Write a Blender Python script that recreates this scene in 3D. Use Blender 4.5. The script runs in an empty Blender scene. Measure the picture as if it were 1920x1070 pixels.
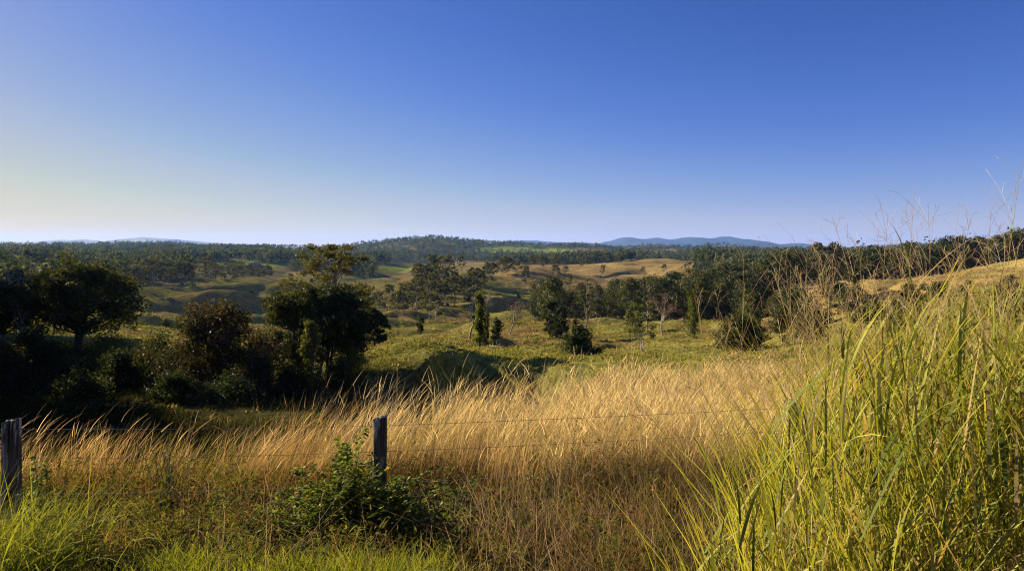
import bpy, math
import numpy as np
from mathutils import Vector

# ------------------------------------------------------------------ camera, sky, sun, exposure
S = bpy.context.scene
COL = S.collection
F, UC, HZ, EYE = 1200.0, 960.0, 458.0, 1.7      # focal length in pixels of the 1920 px photograph, centre, eye level row, eye height
cam_d = bpy.data.cameras.new('camera')
cam = bpy.data.objects.new('camera', cam_d)
COL.objects.link(cam)
cam.location = (0, 0, EYE)
cam.rotation_euler = (math.pi / 2, 0, 0)
cam_d.sensor_width = 36.0
cam_d.lens = 36.0 * F / 1920.0
cam_d.shift_y = -(535.0 - HZ) / 1920.0
cam_d.clip_start = 0.05
cam_d.clip_end = 90000
S.camera = cam

SUN_AZ, SUN_EL = math.radians(-58), math.radians(20)   # azimuth from straight ahead, negative to the left
EXPOSURE = 1.95
world = bpy.data.worlds.new('World')
S.world = world
world.use_nodes = True
nt = world.node_tree
nt.nodes.clear()
sky = nt.nodes.new('ShaderNodeTexSky')
sky.sky_type = 'NISHITA'
sky.sun_disc = False
sky.sun_elevation = SUN_EL
sky.sun_rotation = SUN_AZ
sky.altitude = 1500
sky.air_density = 0.7
sky.dust_density = 0.3
sky.ozone_density = 4.0
# the camera's response to the blue: one tone curve per channel of the sky
sep = nt.nodes.new('ShaderNodeSeparateColor')
com = nt.nodes.new('ShaderNodeCombineColor')
nt.links.new(sky.outputs[0], sep.inputs[0])
CURVES = [([0.0454, 0.0762, 0.1281, 0.2152, 0.3614, 0.6071], [0.049, 0.108, 0.245, 0.460, 0.665, 0.86]),
          ([0.0935, 0.1421, 0.2159, 0.3281, 0.4986, 0.7577], [0.128, 0.204, 0.333, 0.490, 0.630, 0.700]),
          ([0.2021, 0.2658, 0.3495, 0.4596, 0.6045, 0.795], [0.4534, 0.580, 0.67, 0.695, 0.665, 0.520])]
for c_, (kx_, ky_) in enumerate(CURVES):
    pre = nt.nodes.new('ShaderNodeMath'); pre.operation = 'MULTIPLY'; pre.inputs[1].default_value = 0.07
    rmp = nt.nodes.new('ShaderNodeValToRGB')
    el = rmp.color_ramp.elements
    for q_ in range(4): el.new(0.5)
    for q_ in range(6):
        el[q_].position = kx_[q_]
    for q_ in range(6):
        el[q_].color = (ky_[q_],) * 3 + (1,)
    pst = nt.nodes.new('ShaderNodeMath'); pst.operation = 'MULTIPLY'; pst.inputs[1].default_value = 10.0 / 2 ** EXPOSURE
    nt.links.new(sep.outputs[c_], pre.inputs[0]); nt.links.new(pre.outputs[0], rmp.inputs[0])
    nt.links.new(rmp.outputs[0], pst.inputs[0]); nt.links.new(pst.outputs[0], com.inputs[c_])
bg = nt.nodes.new('ShaderNodeBackground')
bg.inputs['Strength'].default_value = 0.10
wo = nt.nodes.new('ShaderNodeOutputWorld')
nt.links.new(com.outputs[0], bg.inputs[0])
nt.links.new(bg.outputs[0], wo.inputs[0])

sd = bpy.data.lights.new('sun', 'SUN')
sun = bpy.data.objects.new('sun', sd)
COL.objects.link(sun)
sd.energy = 5.0
sd.angle = math.radians(0.5)
sd.color = (1.0, 0.86, 0.64)
to_sun = Vector((math.sin(SUN_AZ) * math.cos(SUN_EL), math.cos(SUN_AZ) * math.cos(SUN_EL), math.sin(SUN_EL)))
sun.rotation_euler = to_sun.to_track_quat('Z', 'Y').to_euler()
sun.location = to_sun * 500

S.view_settings.view_transform = 'Standard'
S.view_settings.look = 'None'
S.view_settings.gamma = 1
S.view_settings.exposure = EXPOSURE
S.cycles.max_bounces = 6
S.cycles.diffuse_bounces = 3
S.cycles.transmission_bounces = 4
S.cycles.transparent_max_bounces = 6
S.cycles.volume_bounces = 0
S.cycles.sample_clamp_indirect = 4.0
S.cycles.filter_width = 1.1
S.cycles.use_denoising = True
S.cycles.denoiser = 'OPENIMAGEDENOISE'
S.cycles.denoising_prefilter = 'NONE'
S.cycles.denoising_input_passes = 'RGB_ALBEDO_NORMAL'

# ------------------------------------------------------------------ noise
def _hash(ix, iy, seed):
    n = (ix.astype(np.int64) * 374761393 + iy.astype(np.int64) * 668265263 + seed * 1442695041) & 0x7fffffff
    n = ((n ^ (n >> 13)) * 1274126177) & 0x7fffffff
    return ((n ^ (n >> 16)) & 0xffff) / 65535.0

def vnoise(x, y, seed=0):
    ix, iy = np.floor(x), np.floor(y)
    fx, fy = x - ix, y - iy
    fx = fx * fx * fx * (fx * (fx * 6 - 15) + 10)
    fy = fy * fy * fy * (fy * (fy * 6 - 15) + 10)
    a, b = _hash(ix, iy, seed), _hash(ix + 1, iy, seed)
    c, d = _hash(ix, iy + 1, seed), _hash(ix + 1, iy + 1, seed)
    return (a * (1 - fx) + b * fx) * (1 - fy) + (c * (1 - fx) + d * fx) * fy

def fbm(x, y, seed=0, octv=4):
    s, a, t = 0, 1.0, 0
    for k in range(octv):
        s = s + a * vnoise(x * 2 ** k + 17.3 * k, y * 2 ** k - 9.1 * k, seed + k)
        t += a
        a *= 0.5
    return s / t

def sstep(a, b, x):
    t = np.clip((x - a) / (b - a), 0, 1)
    return t * t * (3 - 2 * t)

# ------------------------------------------------------------------ terrain height
TU = np.array([-500, -100, 150, 350, 600, 800, 1000, 1200, 1400, 1600, 1800, 2000, 2400], float)
TY = np.array([20, 30, 45, 60, 80, 110, 150, 200, 280, 400, 550, 750, 1000, 1400, 2000, 2700, 3600, 6000, 16000], float)
TV = np.array([   # picture row of the bare ground, one line per distance, one column per TU
 [840, 850, 850, 855, 860, 860, 810, 752, 740, 730, 725, 720, 715],   # 20
 [760, 770, 775, 785, 795, 800, 765, 716, 705, 695, 690, 685, 680],   # 30
 [700, 706, 715, 725, 732, 735, 722, 698, 685, 668, 650, 640, 630],   # 45
 [645, 650, 655, 674, 684, 662, 680, 676, 665, 640, 620, 605, 600],   # 60
 [615, 620, 630, 648, 662, 666, 664, 660, 645, 612, 590, 570, 560],   # 80
 [590, 595, 610, 630, 640, 643, 642, 638, 626, 585, 560, 545, 535],   # 110
 [570, 575, 595, 613, 622, 618, 618, 618, 608, 563, 540, 522, 512],   # 150
 [555, 558, 582, 598, 606, 600, 601, 598, 588, 546, 522, 496, 486],   # 200
 [540, 542, 565, 574, 585, 575, 568, 568, 552, 526, 506, 470, 458],   # 280
 [524, 526, 548, 551, 560, 550, 540, 540, 528, 514, 500, 468, 458],   # 400
 [508, 510, 520, 524, 535, 532, 524, 522, 514, 506, 496, 474, 466],   # 550
 [494, 496, 502, 502, 512, 515, 508, 499, 502, 500, 494, 486, 478],   # 750
 [482, 484, 488, 487, 496, 502, 498, 484, 492, 492, 490, 485, 480],   # 1000
 [471, 474, 476, 474, 484, 495, 494, 489, 488, 486, 484, 482, 480],   # 1400
 [462, 465, 464, 463, 472, 476, 480, 480, 478, 476, 474, 472, 470],   # 2000
 [467, 468, 465, 464, 463, 449, 460, 469, 469, 468, 466, 466, 466],   # 2700
 [470, 470, 468, 467, 468, 468, 466, 465, 467, 467, 467, 467, 467],   # 3600
 [470, 470, 469, 469, 469, 469, 468, 468, 468, 468, 468, 468, 468],   # 6000
 [468, 468, 468, 468, 468, 468, 468, 468, 468, 468, 468, 468, 468],   # 16000
], float)
TZ = EYE - (TV - HZ) / F * TY[:, None]

def _cr(p0, p1, p2, p3, t):
    return p1 + 0.5 * t * (p2 - p0 + t * (2 * p0 - 5 * p1 + 4 * p2 - p3 + t * (3 * (p1 - p2) + p3 - p0)))

def table(u, Y):
    lu = np.clip(u, TU[0], TU[-1])
    i = np.clip(np.searchsorted(TU, lu) - 1, 0, len(TU) - 2)
    fu = (lu - TU[i]) / (TU[i + 1] - TU[i])
    ly = np.log(np.clip(Y, TY[0], TY[-1]))
    LY = np.log(TY)
    j = np.clip(np.searchsorted(LY, ly) - 1, 0, len(TY) - 2)
    fy = (ly - LY[j]) / (LY[j + 1] - LY[j])
    ii = [np.clip(i + k, 0, len(TU) - 1) for k in (-1, 0, 1, 2)]
    rows = []
    for k in (-1, 0, 1, 2):
        jj = np.clip(j + k, 0, len(TY) - 1)
        rows.append(_cr(TZ[jj, ii[0]], TZ[jj, ii[1]], TZ[jj, ii[2]], TZ[jj, ii[3]], fu))
    return _cr(*rows, fy)

EU = np.array([-400, 0, 200, 400, 560, 700, 900, 1000, 1080, 1150, 1300, 1900, 2600], float)
EY = np.array([8.6, 8.8, 9.0, 9.3, 9.6, 10.1, 11.2, 13.4, 18, 23.5, 26.5, 28, 28], float)

def edge(u):
    return np.interp(u, EU, EY)

BANKS = [  # folds that drop towards the viewer: u from, to, distance at both ends, drop, run, length
    (230, 570, 208, 190, 4.5, 8, 55), (230, 540, 300, 335, 6.5, 11, 75), (370, 610, 430, 480, 8.5, 14, 95), (650, 905, 163, 150, 2.6, 5, 32),
    (640, 890, 225, 245, 4.5, 8, 50), (850, 1020, 330, 365, 5.5, 10, 65), (1110, 1440, 103, 96, 2.3, 4.5, 26), (1370, 1760, 140, 150, 3.6, 6, 36),
    (1430, 1990, 203, 208, 3.2, 6, 34), (930, 1010, 118, 122, 2.0, 4, 24), (1000, 1290, 640, 690, 8, 18, 120)]

MOUNDS = [  # u, distance, height, spread x, spread y
    (270, 330, 5, 15, 30), (330, 250, 3.0, 9, 16), (420, 330, 4, 17, 22), (500, 470, 3, 26, 40),
    (285, 190, 3.0, 8, 9), (470, 255, 3.2, 9, 14), (540, 340, 4, 12, 20), (760, 240, 3.0, 9, 10),
    (720, 175, 1.8, 8, 6), (870, 250, 3.0, 11, 12), (880, 420, 9, 22, 30), (620, 560, 8, 22, 35),
    (940, 330, 3.5, 14, 16), (1010, 480, 5, 22, 25), (1180, 820, 4, 60, 70),
    (1470, 150, 2.2, 14, 9), (1600, 130, 1.6, 10, 8), (760, 62, 0.9, 4, 4)]

def H(x, Y):
    x = np.asarray(x, float)
    Y = np.asarray(Y, float)
    x, Y = np.broadcast_arrays(x, Y)
    u = UC + x / np.maximum(Y, 4.0) * F
    near = np.where(Y < 8, -0.18 * Y, -1.44 - 0.15 * (Y - 8))
    near = np.where(Y < 0, -0.02 * Y, near)
    near = near + 0.10 * (fbm(x * 0.5, Y * 0.5, 3, 3) - 0.5)
    e = edge(u)
    far = table(u, Y)
    w = sstep(e - 0.3, np.maximum(e + 8.5, 20), Y)
    z = near * (1 - w) + far * w
    m = sstep(45, 110, Y) * (1 - sstep(900, 1500, Y))
    def billow(lx, ly, sd):
        return np.abs(2 * vnoise(x / lx, Y / ly, sd) - 1) + 0.22 * np.abs(2 * vnoise(x / lx * 2.3 + 5, Y / ly * 2.3, sd + 1) - 1) - 0.55
    z = z + sstep(105, 165, Y) * (1 - sstep(230, 380, Y)) * 5.0 * billow(42.0, 46.0, 12)
    z = z + sstep(170, 300, Y) * (1 - sstep(800, 1300, Y)) * 11.0 * billow(110.0, 120.0, 14)
    z = z + sstep(700, 1300, Y) * (1 - sstep(3500, 5000, Y)) * 26.0 * billow(330.0, 380.0, 16)
    z = z + m * 2.0 * (fbm(x / 46.0 + 3, Y / 52.0, 11, 3) - 0.5)
    z = z + sstep(26, 60, Y) * (1 - sstep(500, 800, Y)) * 1.7 * (fbm(x / 9.0, Y / 6.5, 21, 3) - 0.5)
    z = z + sstep(900, 1600, Y) * (1 - sstep(4000, 6000, Y)) * 16 * (fbm(x / 260.0, Y / 300.0, 31, 3) - 0.5)
    z = z + sstep(85, 130, Y) * (1 - sstep(350, 600, Y)) * 1.5 * (fbm(x / 24.0 + 0.3 * np.sin(Y / 17.0), Y / (2.5 + 0.016 * np.minimum(Y, 400)), 25, 2) - 0.5)
    lip = np.interp(u, [600, 700, 780, 830, 900, 1000, 1080], [46, 47, 50, 58, 62, 58, 50]) + 3.0 * (vnoise(x / 3.5, Y / 30.0, 27) - 0.5)
    z = z - 4.6 * sstep(600, 665, u) * (1 - sstep(1035, 1110, u)) * (1 - sstep(lip - 6.5, lip, Y)) * sstep(lip - 32, lip - 10, Y)   # steep creek bank
    for k_, (u0, u1, ya, yb, dr, rn, ln) in enumerate(BANKS):
        li = np.interp(u, [u0, u1], [ya, yb]) * (1 + 0.13 * (vnoise(u / 85.0, u * 0, 200 + k_) - 0.5))
        rn = rn * 1.5; dr = dr * 0.85 * (0.35 + 0.85 * vnoise(u / 60.0, u * 0, 230 + k_))
        z = z - dr * sstep(u0 - 40, u0 + 50, u) * (1 - sstep(u1 - 50, u1 + 40, u)) * (1 - sstep(li - rn, li, Y)) * sstep(li - ln, li - rn * 1.4, Y)
    for (mu, my, a, sx, sy) in MOUNDS:
        mx = (mu - UC) / F * my
        z = z + a * np.exp(-((x - mx) / sx) ** 2 - ((Y - my) / sy) ** 2)
    return z

def at(u, Y):
    x = (u - UC) / F * Y
    return x, Y, float(H(x, Y))

def row_of(z, Y):
    return HZ + (EYE - z) / Y * F

# ------------------------------------------------------------------ mesh helpers
class MB:
    """collects vertices, quads and a colour per vertex"""
    def __init__(s):
        s.v, s.f, s.c, s.n = [], [], [], 0
    def add(s, v, f, c):
        v = np.asarray(v, np.float32).reshape(-1, 3)
        c = np.asarray(c, np.float32)
        if c.ndim == 1:
            c = np.broadcast_to(c, (len(v), 3))
        s.v.append(v); s.c.append(c.reshape(-1, 3)); s.f.append(np.asarray(f, np.int32).reshape(-1, 4) + s.n)
        s.n += len(v)
    def build(s, name, mat, parent=None, smooth=True, loc=None):
        v, f, c = np.concatenate(s.v), np.concatenate(s.f), np.concatenate(s.c)
        me = bpy.data.meshes.new(name)
        me.vertices.add(len(v)); me.vertices.foreach_set('co', v.ravel())
        me.loops.add(len(f) * 4); me.loops.foreach_set('vertex_index', f.ravel())
        me.polygons.add(len(f))
        me.polygons.foreach_set('loop_start', np.arange(0, len(f) * 4, 4, dtype=np.int32))
        me.polygons.foreach_set('use_smooth', np.full(len(f), smooth))
        a = me.color_attributes.new('Col', 'FLOAT_COLOR', 'POINT')
        a.data.foreach_set('color', np.concatenate([c * np.float32(0.74), np.ones((len(c), 1), np.float32)], 1).ravel())
        me.update(calc_edges=True)
        me.materials.append(mat)
        o = bpy.data.objects.new(name, me)
        COL.objects.link(o)
        if parent is not None: o.parent = parent
        if loc is not None: o.location = loc
        return o

def strips(mb, P, k, path, wid, wdir, cb, ct):
    """path(t)->(N,3) offset, wid(t)->(N,) half width, wdir (N,3)"""
    N = len(P)
    V = np.empty((N, k + 1, 2, 3), np.float32)
    C = np.empty((N, k + 1, 2, 3), np.float32)
    for j in range(k + 1):
        t = j / k
        c = P + path(t)
        hw = wid(t)[:, None] * wdir
        V[:, j, 0] = c - hw; V[:, j, 1] = c + hw
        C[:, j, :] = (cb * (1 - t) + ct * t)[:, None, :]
    base = (np.arange(N) * (k + 1) * 2)[:, None]
    j = np.arange(k)[None, :] * 2
    q = np.stack([base + j, base + j + 1, base + j + 3, base + j + 2], -1)
    mb.add(V, q, C.reshape(-1, 3))

def blades(mb, P, h, w, az, lean, curve, droop, yaw, cb, ct, k=3, taper=0.7):
    d = np.stack([np.sin(az), np.cos(az), np.zeros_like(az)], 1)
    wd = np.stack([np.cos(yaw), np.sin(yaw), np.zeros_like(yaw)], 1)
    def path(t):
        o = d * (h * (lean * t + curve * t * t))[:, None]
        o[:, 2] = h * (t - droop * t * t)
        return o
    strips(mb, P, k, path, lambda t: 0.5 * w * max(0.06, (1 - t ** 1.6) ** taper), wd, cb, ct)

def tube(mb, pts, rad, n, col):
    pts = np.asarray(pts, float)
    M = len(pts)
    d = np.gradient(pts, axis=0)
    d /= np.linalg.norm(d, axis=1)[:, None] + 1e-9
    ref = np.array([0.31, 0.93, 0.2]) if abs(d[0][2]) > 0.7 else np.array([0, 0.1, 1.0])
    a = np.cross(d, ref); a /= np.linalg.norm(a, axis=1)[:, None] + 1e-9
    b = np.cross(d, a)
    th = np.arange(n) / n * 2 * math.pi
    V = pts[:, None] + np.asarray(rad)[:, None, None] * (a[:, None] * np.cos(th)[None, :, None] + b[:, None] * np.sin(th)[None, :, None])
    i = (np.arange(M - 1) * n)[:, None]
    j = np.arange(n)[None]
    jn = (j + 1) % n
    mb.add(V, np.stack([i + j, i + jn, i + n + jn, i + n + j], -1), col)

def cards(mb, P, size, col, rng, aspect=0.55, up=0.0):
    """leaf shaped quads of random orientation"""
    N = len(P)
    a = rng.normal(size=(N, 3)); a[:, 2] *= 0.8
    a /= np.linalg.norm(a, axis=1)[:, None]
    r = rng.normal(size=(N, 3)); r[:, 2] *= (1 - up)
    b = np.cross(a, r); b /= np.linalg.norm(b, axis=1)[:, None] + 1e-9
    a = a * size[:, None] * 0.5
    b = b * size[:, None] * 0.5 * aspect
    V = np.stack([P - a, P + b - a * 0.1, P + a, P - b - a * 0.1], 1)
    mb.add(V, np.arange(N * 4).reshape(-1, 4), np.repeat(col, 4, 0))

def box(mb, lo, hi, col):
    x0, y0, z0 = lo; x1, y1, z1 = hi
    v = [(x0, y0, z0), (x1, y0, z0), (x1, y1, z0), (x0, y1, z0), (x0, y0, z1), (x1, y0, z1), (x1, y1, z1), (x0, y1, z1)]
    mb.add(v, [(0, 3, 2, 1), (4, 5, 6, 7), (0, 1, 5, 4), (1, 2, 6, 5), (2, 3, 7, 6), (3, 0, 4, 7)], np.array(col))

def tag(o, label=None, cat=None, group=None, kind=None):
    if label: o['label'] = label
    if cat: o['category'] = cat
    if group: o['group'] = group
    if kind: o['kind'] = kind
    return o

def empty(name, loc, rz=0.0):
    o = bpy.data.objects.new(name, None)
    o.empty_display_size = 0.3
    COL.objects.link(o)
    o.location = loc
    o.rotation_euler = (0, 0, rz)
    return o

# ------------------------------------------------------------------ materials
def nodes(name):
    m = bpy.data.materials.new(name)
    m.use_nodes = True
    t = m.node_tree
    t.nodes.clear()
    out = t.nodes.new('ShaderNodeOutputMaterial')
    return m, t, out

def leafy(name, trans=0.35, gloss=0.06, rough=0.45, tint=(1.25, 1.15, 0.7)):
    m, t, out = nodes(name)
    at_ = t.nodes.new('ShaderNodeAttribute'); at_.attribute_name = 'Col'
    d = t.nodes.new('ShaderNodeBsdfDiffuse')
    tr = t.nodes.new('ShaderNodeBsdfTranslucent')
    mul = t.nodes.new('ShaderNodeMix'); mul.data_type = 'RGBA'; mul.blend_type = 'MULTIPLY'
    mul.inputs[0].default_value = 1
    mul.inputs[7].default_value = (*tint, 1)
    mx = t.nodes.new('ShaderNodeMixShader'); mx.inputs[0].default_value = trans
    g = t.nodes.new('ShaderNodeBsdfGlossy'); g.inputs['Roughness'].default_value = rough
    g.inputs['Color'].default_value = (0.9, 0.9, 0.9, 1)
    mg = t.nodes.new('ShaderNodeMixShader'); mg.inputs[0].default_value = gloss
    L = t.links.new
    L(at_.outputs['Color'], d.inputs['Color'])
    L(at_.outputs['Color'], mul.inputs[6]); L(mul.outputs[2], tr.inputs['Color'])
    L(d.outputs[0], mx.inputs[1]); L(tr.outputs[0], mx.inputs[2])
    L(mx.outputs[0], mg.inputs[1]); L(g.outputs[0], mg.inputs[2])
    L(mg.outputs[0], out.inputs[0])
    return m

def rough_mat(name, scale=8.0, amount=0.5, bump=0.3, stretch=(1, 1, 1), rough=0.85):
    """vertex colour broken up by noise, with a bump"""
    m, t, out = nodes(name)
    at_ = t.nodes.new('ShaderNodeAttribute'); at_.attribute_name = 'Col'
    tc = t.nodes.new('ShaderNodeTexCoord')
    mp = t.nodes.new('ShaderNodeMapping'); mp.inputs['Scale'].default_value = stretch
    no = t.nodes.new('ShaderNodeTexNoise'); no.inputs['Scale'].default_value = scale; no.inputs['Detail'].default_value = 6
    mr = t.nodes.new('ShaderNodeMapRange')
    mr.inputs['From Min'].default_value = 0.3; mr.inputs['From Max'].default_value = 0.7
    mr.inputs['To Min'].default_value = 1 - amount; mr.inputs['To Max'].default_value = 1 + amount
    mul = t.nodes.new('ShaderNodeMix'); mul.data_type = 'RGBA'; mul.blend_type = 'MULTIPLY'; mul.inputs[0].default_value = 1
    b = t.nodes.new('ShaderNodeBsdfPrincipled')
    b.inputs['Roughness'].default_value = rough
    b.inputs['Specular IOR Level'].default_value = 0.2
    bp = t.nodes.new('ShaderNodeBump'); bp.inputs['Strength'].default_value = bump; bp.inputs['Distance'].default_value = 0.05
    L = t.links.new
    L(tc.outputs['Object'], mp.inputs[0]); L(mp.outputs[0], no.inputs['Vector'])
    L(no.outputs['Fac'], mr.inputs['Value']); L(mr.outputs[0], mul.inputs[7])
    L(at_.outputs['Color'], mul.inputs[6]); L(mul.outputs[2], b.inputs['Base Color'])
    L(no.outputs['Fac'], bp.inputs['Height']); L(bp.outputs[0], b.inputs['Normal'])
    L(b.outputs[0], out.inputs[0])
    return m

def ground_mat():
    m, t, out = nodes('pasture')
    L = t.links.new
    at_ = t.nodes.new('ShaderNodeAttribute'); at_.attribute_name = 'Col'
    geo = t.nodes.new('ShaderNodeNewGeometry')
    facs = []
    for sc, amt in ((1.6, 0.5), (0.22, 0.35), (0.03, 0.3)):
        no = t.nodes.new('ShaderNodeTexNoise'); no.inputs['Scale'].default_value = sc; no.inputs['Detail'].default_value = 8
        no.inputs['Roughness'].default_value = 0.65
        L(geo.outputs['Position'], no.inputs['Vector'])
        mr = t.nodes.new('ShaderNodeMapRange')
        mr.inputs['From Min'].default_value = 0.3; mr.inputs['From Max'].default_value = 0.7
        mr.inputs['To Min'].default_value = 1 - amt; mr.inputs['To Max'].default_value = 1 + amt
        L(no.outputs['Fac'], mr.inputs['Value'])
        facs.append((no, mr))
    prev = at_.outputs['Color']
    for no, mr in facs:
        mul = t.nodes.new('ShaderNodeMix'); mul.data_type = 'RGBA'; mul.blend_type = 'MULTIPLY'; mul.inputs[0].default_value = 1
        L(prev, mul.inputs[6]); L(mr.outputs[0], mul.inputs[7])
        prev = mul.outputs[2]
    d = t.nodes.new('ShaderNodeBsdfDiffuse')
    d.inputs['Roughness'].default_value = 0.6
    bp = t.nodes.new('ShaderNodeBump'); bp.inputs['Strength'].default_value = 0.9; bp.inputs['Distance'].default_value = 0.35
    bp2 = t.nodes.new('ShaderNodeBump'); bp2.inputs['Strength'].default_value = 0.8; bp2.inputs['Distance'].default_value = 1.6
    L(facs[1][0].outputs['Fac'], bp2.inputs['Height'])
    L(facs[0][0].outputs['Fac'], bp.inputs['Height']); L(bp2.outputs[0], bp.inputs['Normal'])
    L(bp.outputs[0], d.inputs['Normal'])
    L(prev, d.inputs['Color']); L(d.outputs[0], out.inputs[0])
    return m

M_GROUND = ground_mat()
M_GRASS = leafy('dry_grass', 0.42, 0.0, 0.5, (1.15, 1.0, 0.7))
M_TURF = leafy('turf_grass', 0.30, 0.0, 0.5, (1.15, 1.1, 0.6))
M_GREEN = leafy('green_grass', 0.42, 0.006, 0.6, (1.3, 1.2, 0.5))
M_LEAF = leafy('tree_leaf', 0.28, 0.012, 0.5, (1.5, 1.35, 0.5))
M_SHRUB = leafy('shrub_leaf', 0.38, 0.008, 0.5, (1.5, 1.5, 0.4))
M_FAR = leafy('far_leaf', 0.25, 0.0, 0.6)
M_BARK = rough_mat('bark', 3.0, 0.5, 0.5, (3, 3, 0.6))
M_WOOD = rough_mat('weathered_wood', 14.0, 0.75, 0.9, (3.5, 3.5, 0.25))
M_WIRE = rough_mat('rusty_wire', 30, 0.4, 0.1, (1, 1, 1), 0.6)
M_PAINT = rough_mat('painted_wall', 0.6, 0.12, 0.1)
M_MOUNT = rough_mat('mountain_wood_haze', 0.006, 0.5, 0.6)

# ------------------------------------------------------------------ what grows where
def ell(u, v, cu, cv, ru, rv):
    return ((u - cu) / ru) ** 2 + ((v - cv) / rv) ** 2 < 1

def wood_mask(x, Y, z):
    """0..1: closed far wood on the ground here"""
    Yr = Y
    n = fbm(x / 130.0, Y / 170.0, 41, 3)
    u = UC + x / Y * F + 130 * (n - 0.5) + 60 * (fbm(x / 45.0, Y / 60.0, 43, 2) - 0.5)
    v = row_of(z, Y)
    Y = Y * (1 + 0.5 * (n - 0.5))
    w = np.zeros_like(Y)
    w = np.where(Y > 1250, 0.97, w)
    w = np.where((u < 330) & (Y > 430) & (n > 0.36), 0.9, w)
    w = np.where((u < 215) & (Y > 240) & (Y <= 430), 0.85, w)
    w = np.where((u >= 330) & (u < 580) & (Y > 930) & (n > 0.40), 0.9, w)
    w = np.where((u > 1330) & (Y > 330), 0.9, w)
    w = np.where((u > 560) & (u < 1330) & (Y > 1080) & (n > 0.33), 0.9, w)
    w = np.where((u > 560) & (u < 720) & (Y > 700) & (n > 0.55), 0.7, w)
    w = w * np.where((Y > 1250) & (fbm(x / 210.0 + 7, Y / 260.0, 47, 3) < 0.34), 0.10, 1.0)
    for c in ((945, 468, 55, 5.5), (1030, 471, 45, 5), (1108, 471, 34, 5), (1085, 482, 30, 4), (270, 479, 55, 4.5), (60, 494, 25, 4),
              (150, 490, 28, 4), (345, 473, 50, 3), (560, 469, 55, 4), (1450, 472, 30, 2.5), (30, 480, 20, 3), (880, 500, 90, 9), (760, 500, 60, 7)):
        w = np.where(ell(UC + x / Yr * F, v + 2.5 * (n - 0.5), *c), 0.0, w)
    return w

def ground_colour(x, Y, z):
    u = UC + x / np.maximum(Y, 3) * F
    v = row_of(z, np.maximum(Y, 3))
    n1 = fbm(x / 30.0, Y / 40.0, 51, 4)
    n2 = fbm(x / 7.0, Y / 9.0, 61, 3)
    n3 = fbm(x / 140.0, Y / 160.0, 71, 3)
    green = np.array([0.235, 0.208, 0.05])
    lush = np.array([0.25, 0.29, 0.035])
    tan = np.array([0.32, 0.215, 0.08])
    brown = np.array([0.29, 0.19, 0.07])
    dark = np.array([0.05, 0.055, 0.025])
    soil_shade = np.array([0.06, 0.048, 0.024])
    def mix(c, k, w):
        w = np.clip(w, 0, 1)[..., None]
        return c * (1 - w) + k * w
    c = np.broadcast_to(green, x.shape + (3,)).copy()
    c = mix(c, brown, 0.85 * sstep(0.47, 0.66, 0.6 * n1 + 0.4 * n2))
    tr_ = (z / 1.7 + 1.3 * n1 + 0.5 * n2) % 1.0
    c = mix(c, brown * 0.8, 0.75 * sstep(0.0, 0.10, tr_) * (1 - sstep(0.20, 0.34, tr_)) * sstep(70, 110, Y) * (1 - sstep(420, 600, Y)) * sstep(0.40, 0.55, n3 * 0.4 + n2 * 0.6))
    tanw = sstep(0.36, 0.6, n1 * 0.5 + n3 * 0.5 + 0.16 * sstep(250, 700, Y) + 0.10 * sstep(1000, 1150, u) - 0.13 - 0.07 * (1 - sstep(700, 860, u)))
    tanw = np.maximum(tanw * sstep(150, 330, Y), sstep(1330, 1420, u) * sstep(85, 150, Y) * sstep(0.30, 0.5, 0.5 * n1 + 0.5 * n2))
    tanw = np.maximum(tanw, sstep(880, 980, u) * sstep(300, 480, Y))
    c = mix(c, tan, tanw * (0.7 + 0.3 * n2))
    c = mix(c, lush, 0.55 * sstep(0.55, 0.75, n3) * (1 - tanw))
    for e in ((490, 494, 90, 7), (945, 468, 60, 7), (1030, 471, 50, 6), (730, 503, 70, 5), (1085, 482, 40, 5), (200, 494, 40, 5)):
        c = np.where((ell(u, v, *e) & (Y > 300))[..., None], lush * 1.1, c)
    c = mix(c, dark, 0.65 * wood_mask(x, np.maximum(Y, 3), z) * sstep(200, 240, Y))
    gull = (1 - sstep(46, 60, Y)) * (1 - sstep(1030, 1150, u)) + (1 - sstep(24, 30, Y))
    c = mix(c, soil_shade * 1.1, 0.75 * gull)  # dark soil that also carries the gully's shade in its colour
    c = mix(c, soil_shade, (Y < 12) * 1.0)
    return c.astype(np.float32)

# ------------------------------------------------------------------ the ground: one sheet
ys = np.concatenate([np.linspace(-25, 3.5, 20), np.arange(4, 32, 0.22), np.exp(np.linspace(math.log(32), math.log(4200), 520)),
                     np.exp(np.linspace(math.log(4500), math.log(13600), 18))])
ss = np.linspace(-1, 1, 900)
ss = np.sign(ss) * np.abs(ss) ** 1.15
gy = np.repeat(ys[:, None], len(ss), 1)
gx = ss[None, :] * (28 + 1.15 * np.maximum(ys, 0))[:, None]
gz = H(gx, gy)
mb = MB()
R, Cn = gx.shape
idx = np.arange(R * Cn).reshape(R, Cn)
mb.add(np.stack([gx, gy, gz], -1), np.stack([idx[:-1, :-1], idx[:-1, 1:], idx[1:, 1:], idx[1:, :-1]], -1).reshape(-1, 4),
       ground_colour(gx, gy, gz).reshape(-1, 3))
ground = mb.build('ground', M_GROUND)
tag(ground, 'rolling pasture of green and golden grass falling away into a valley', 'ground', kind='structure')

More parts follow.
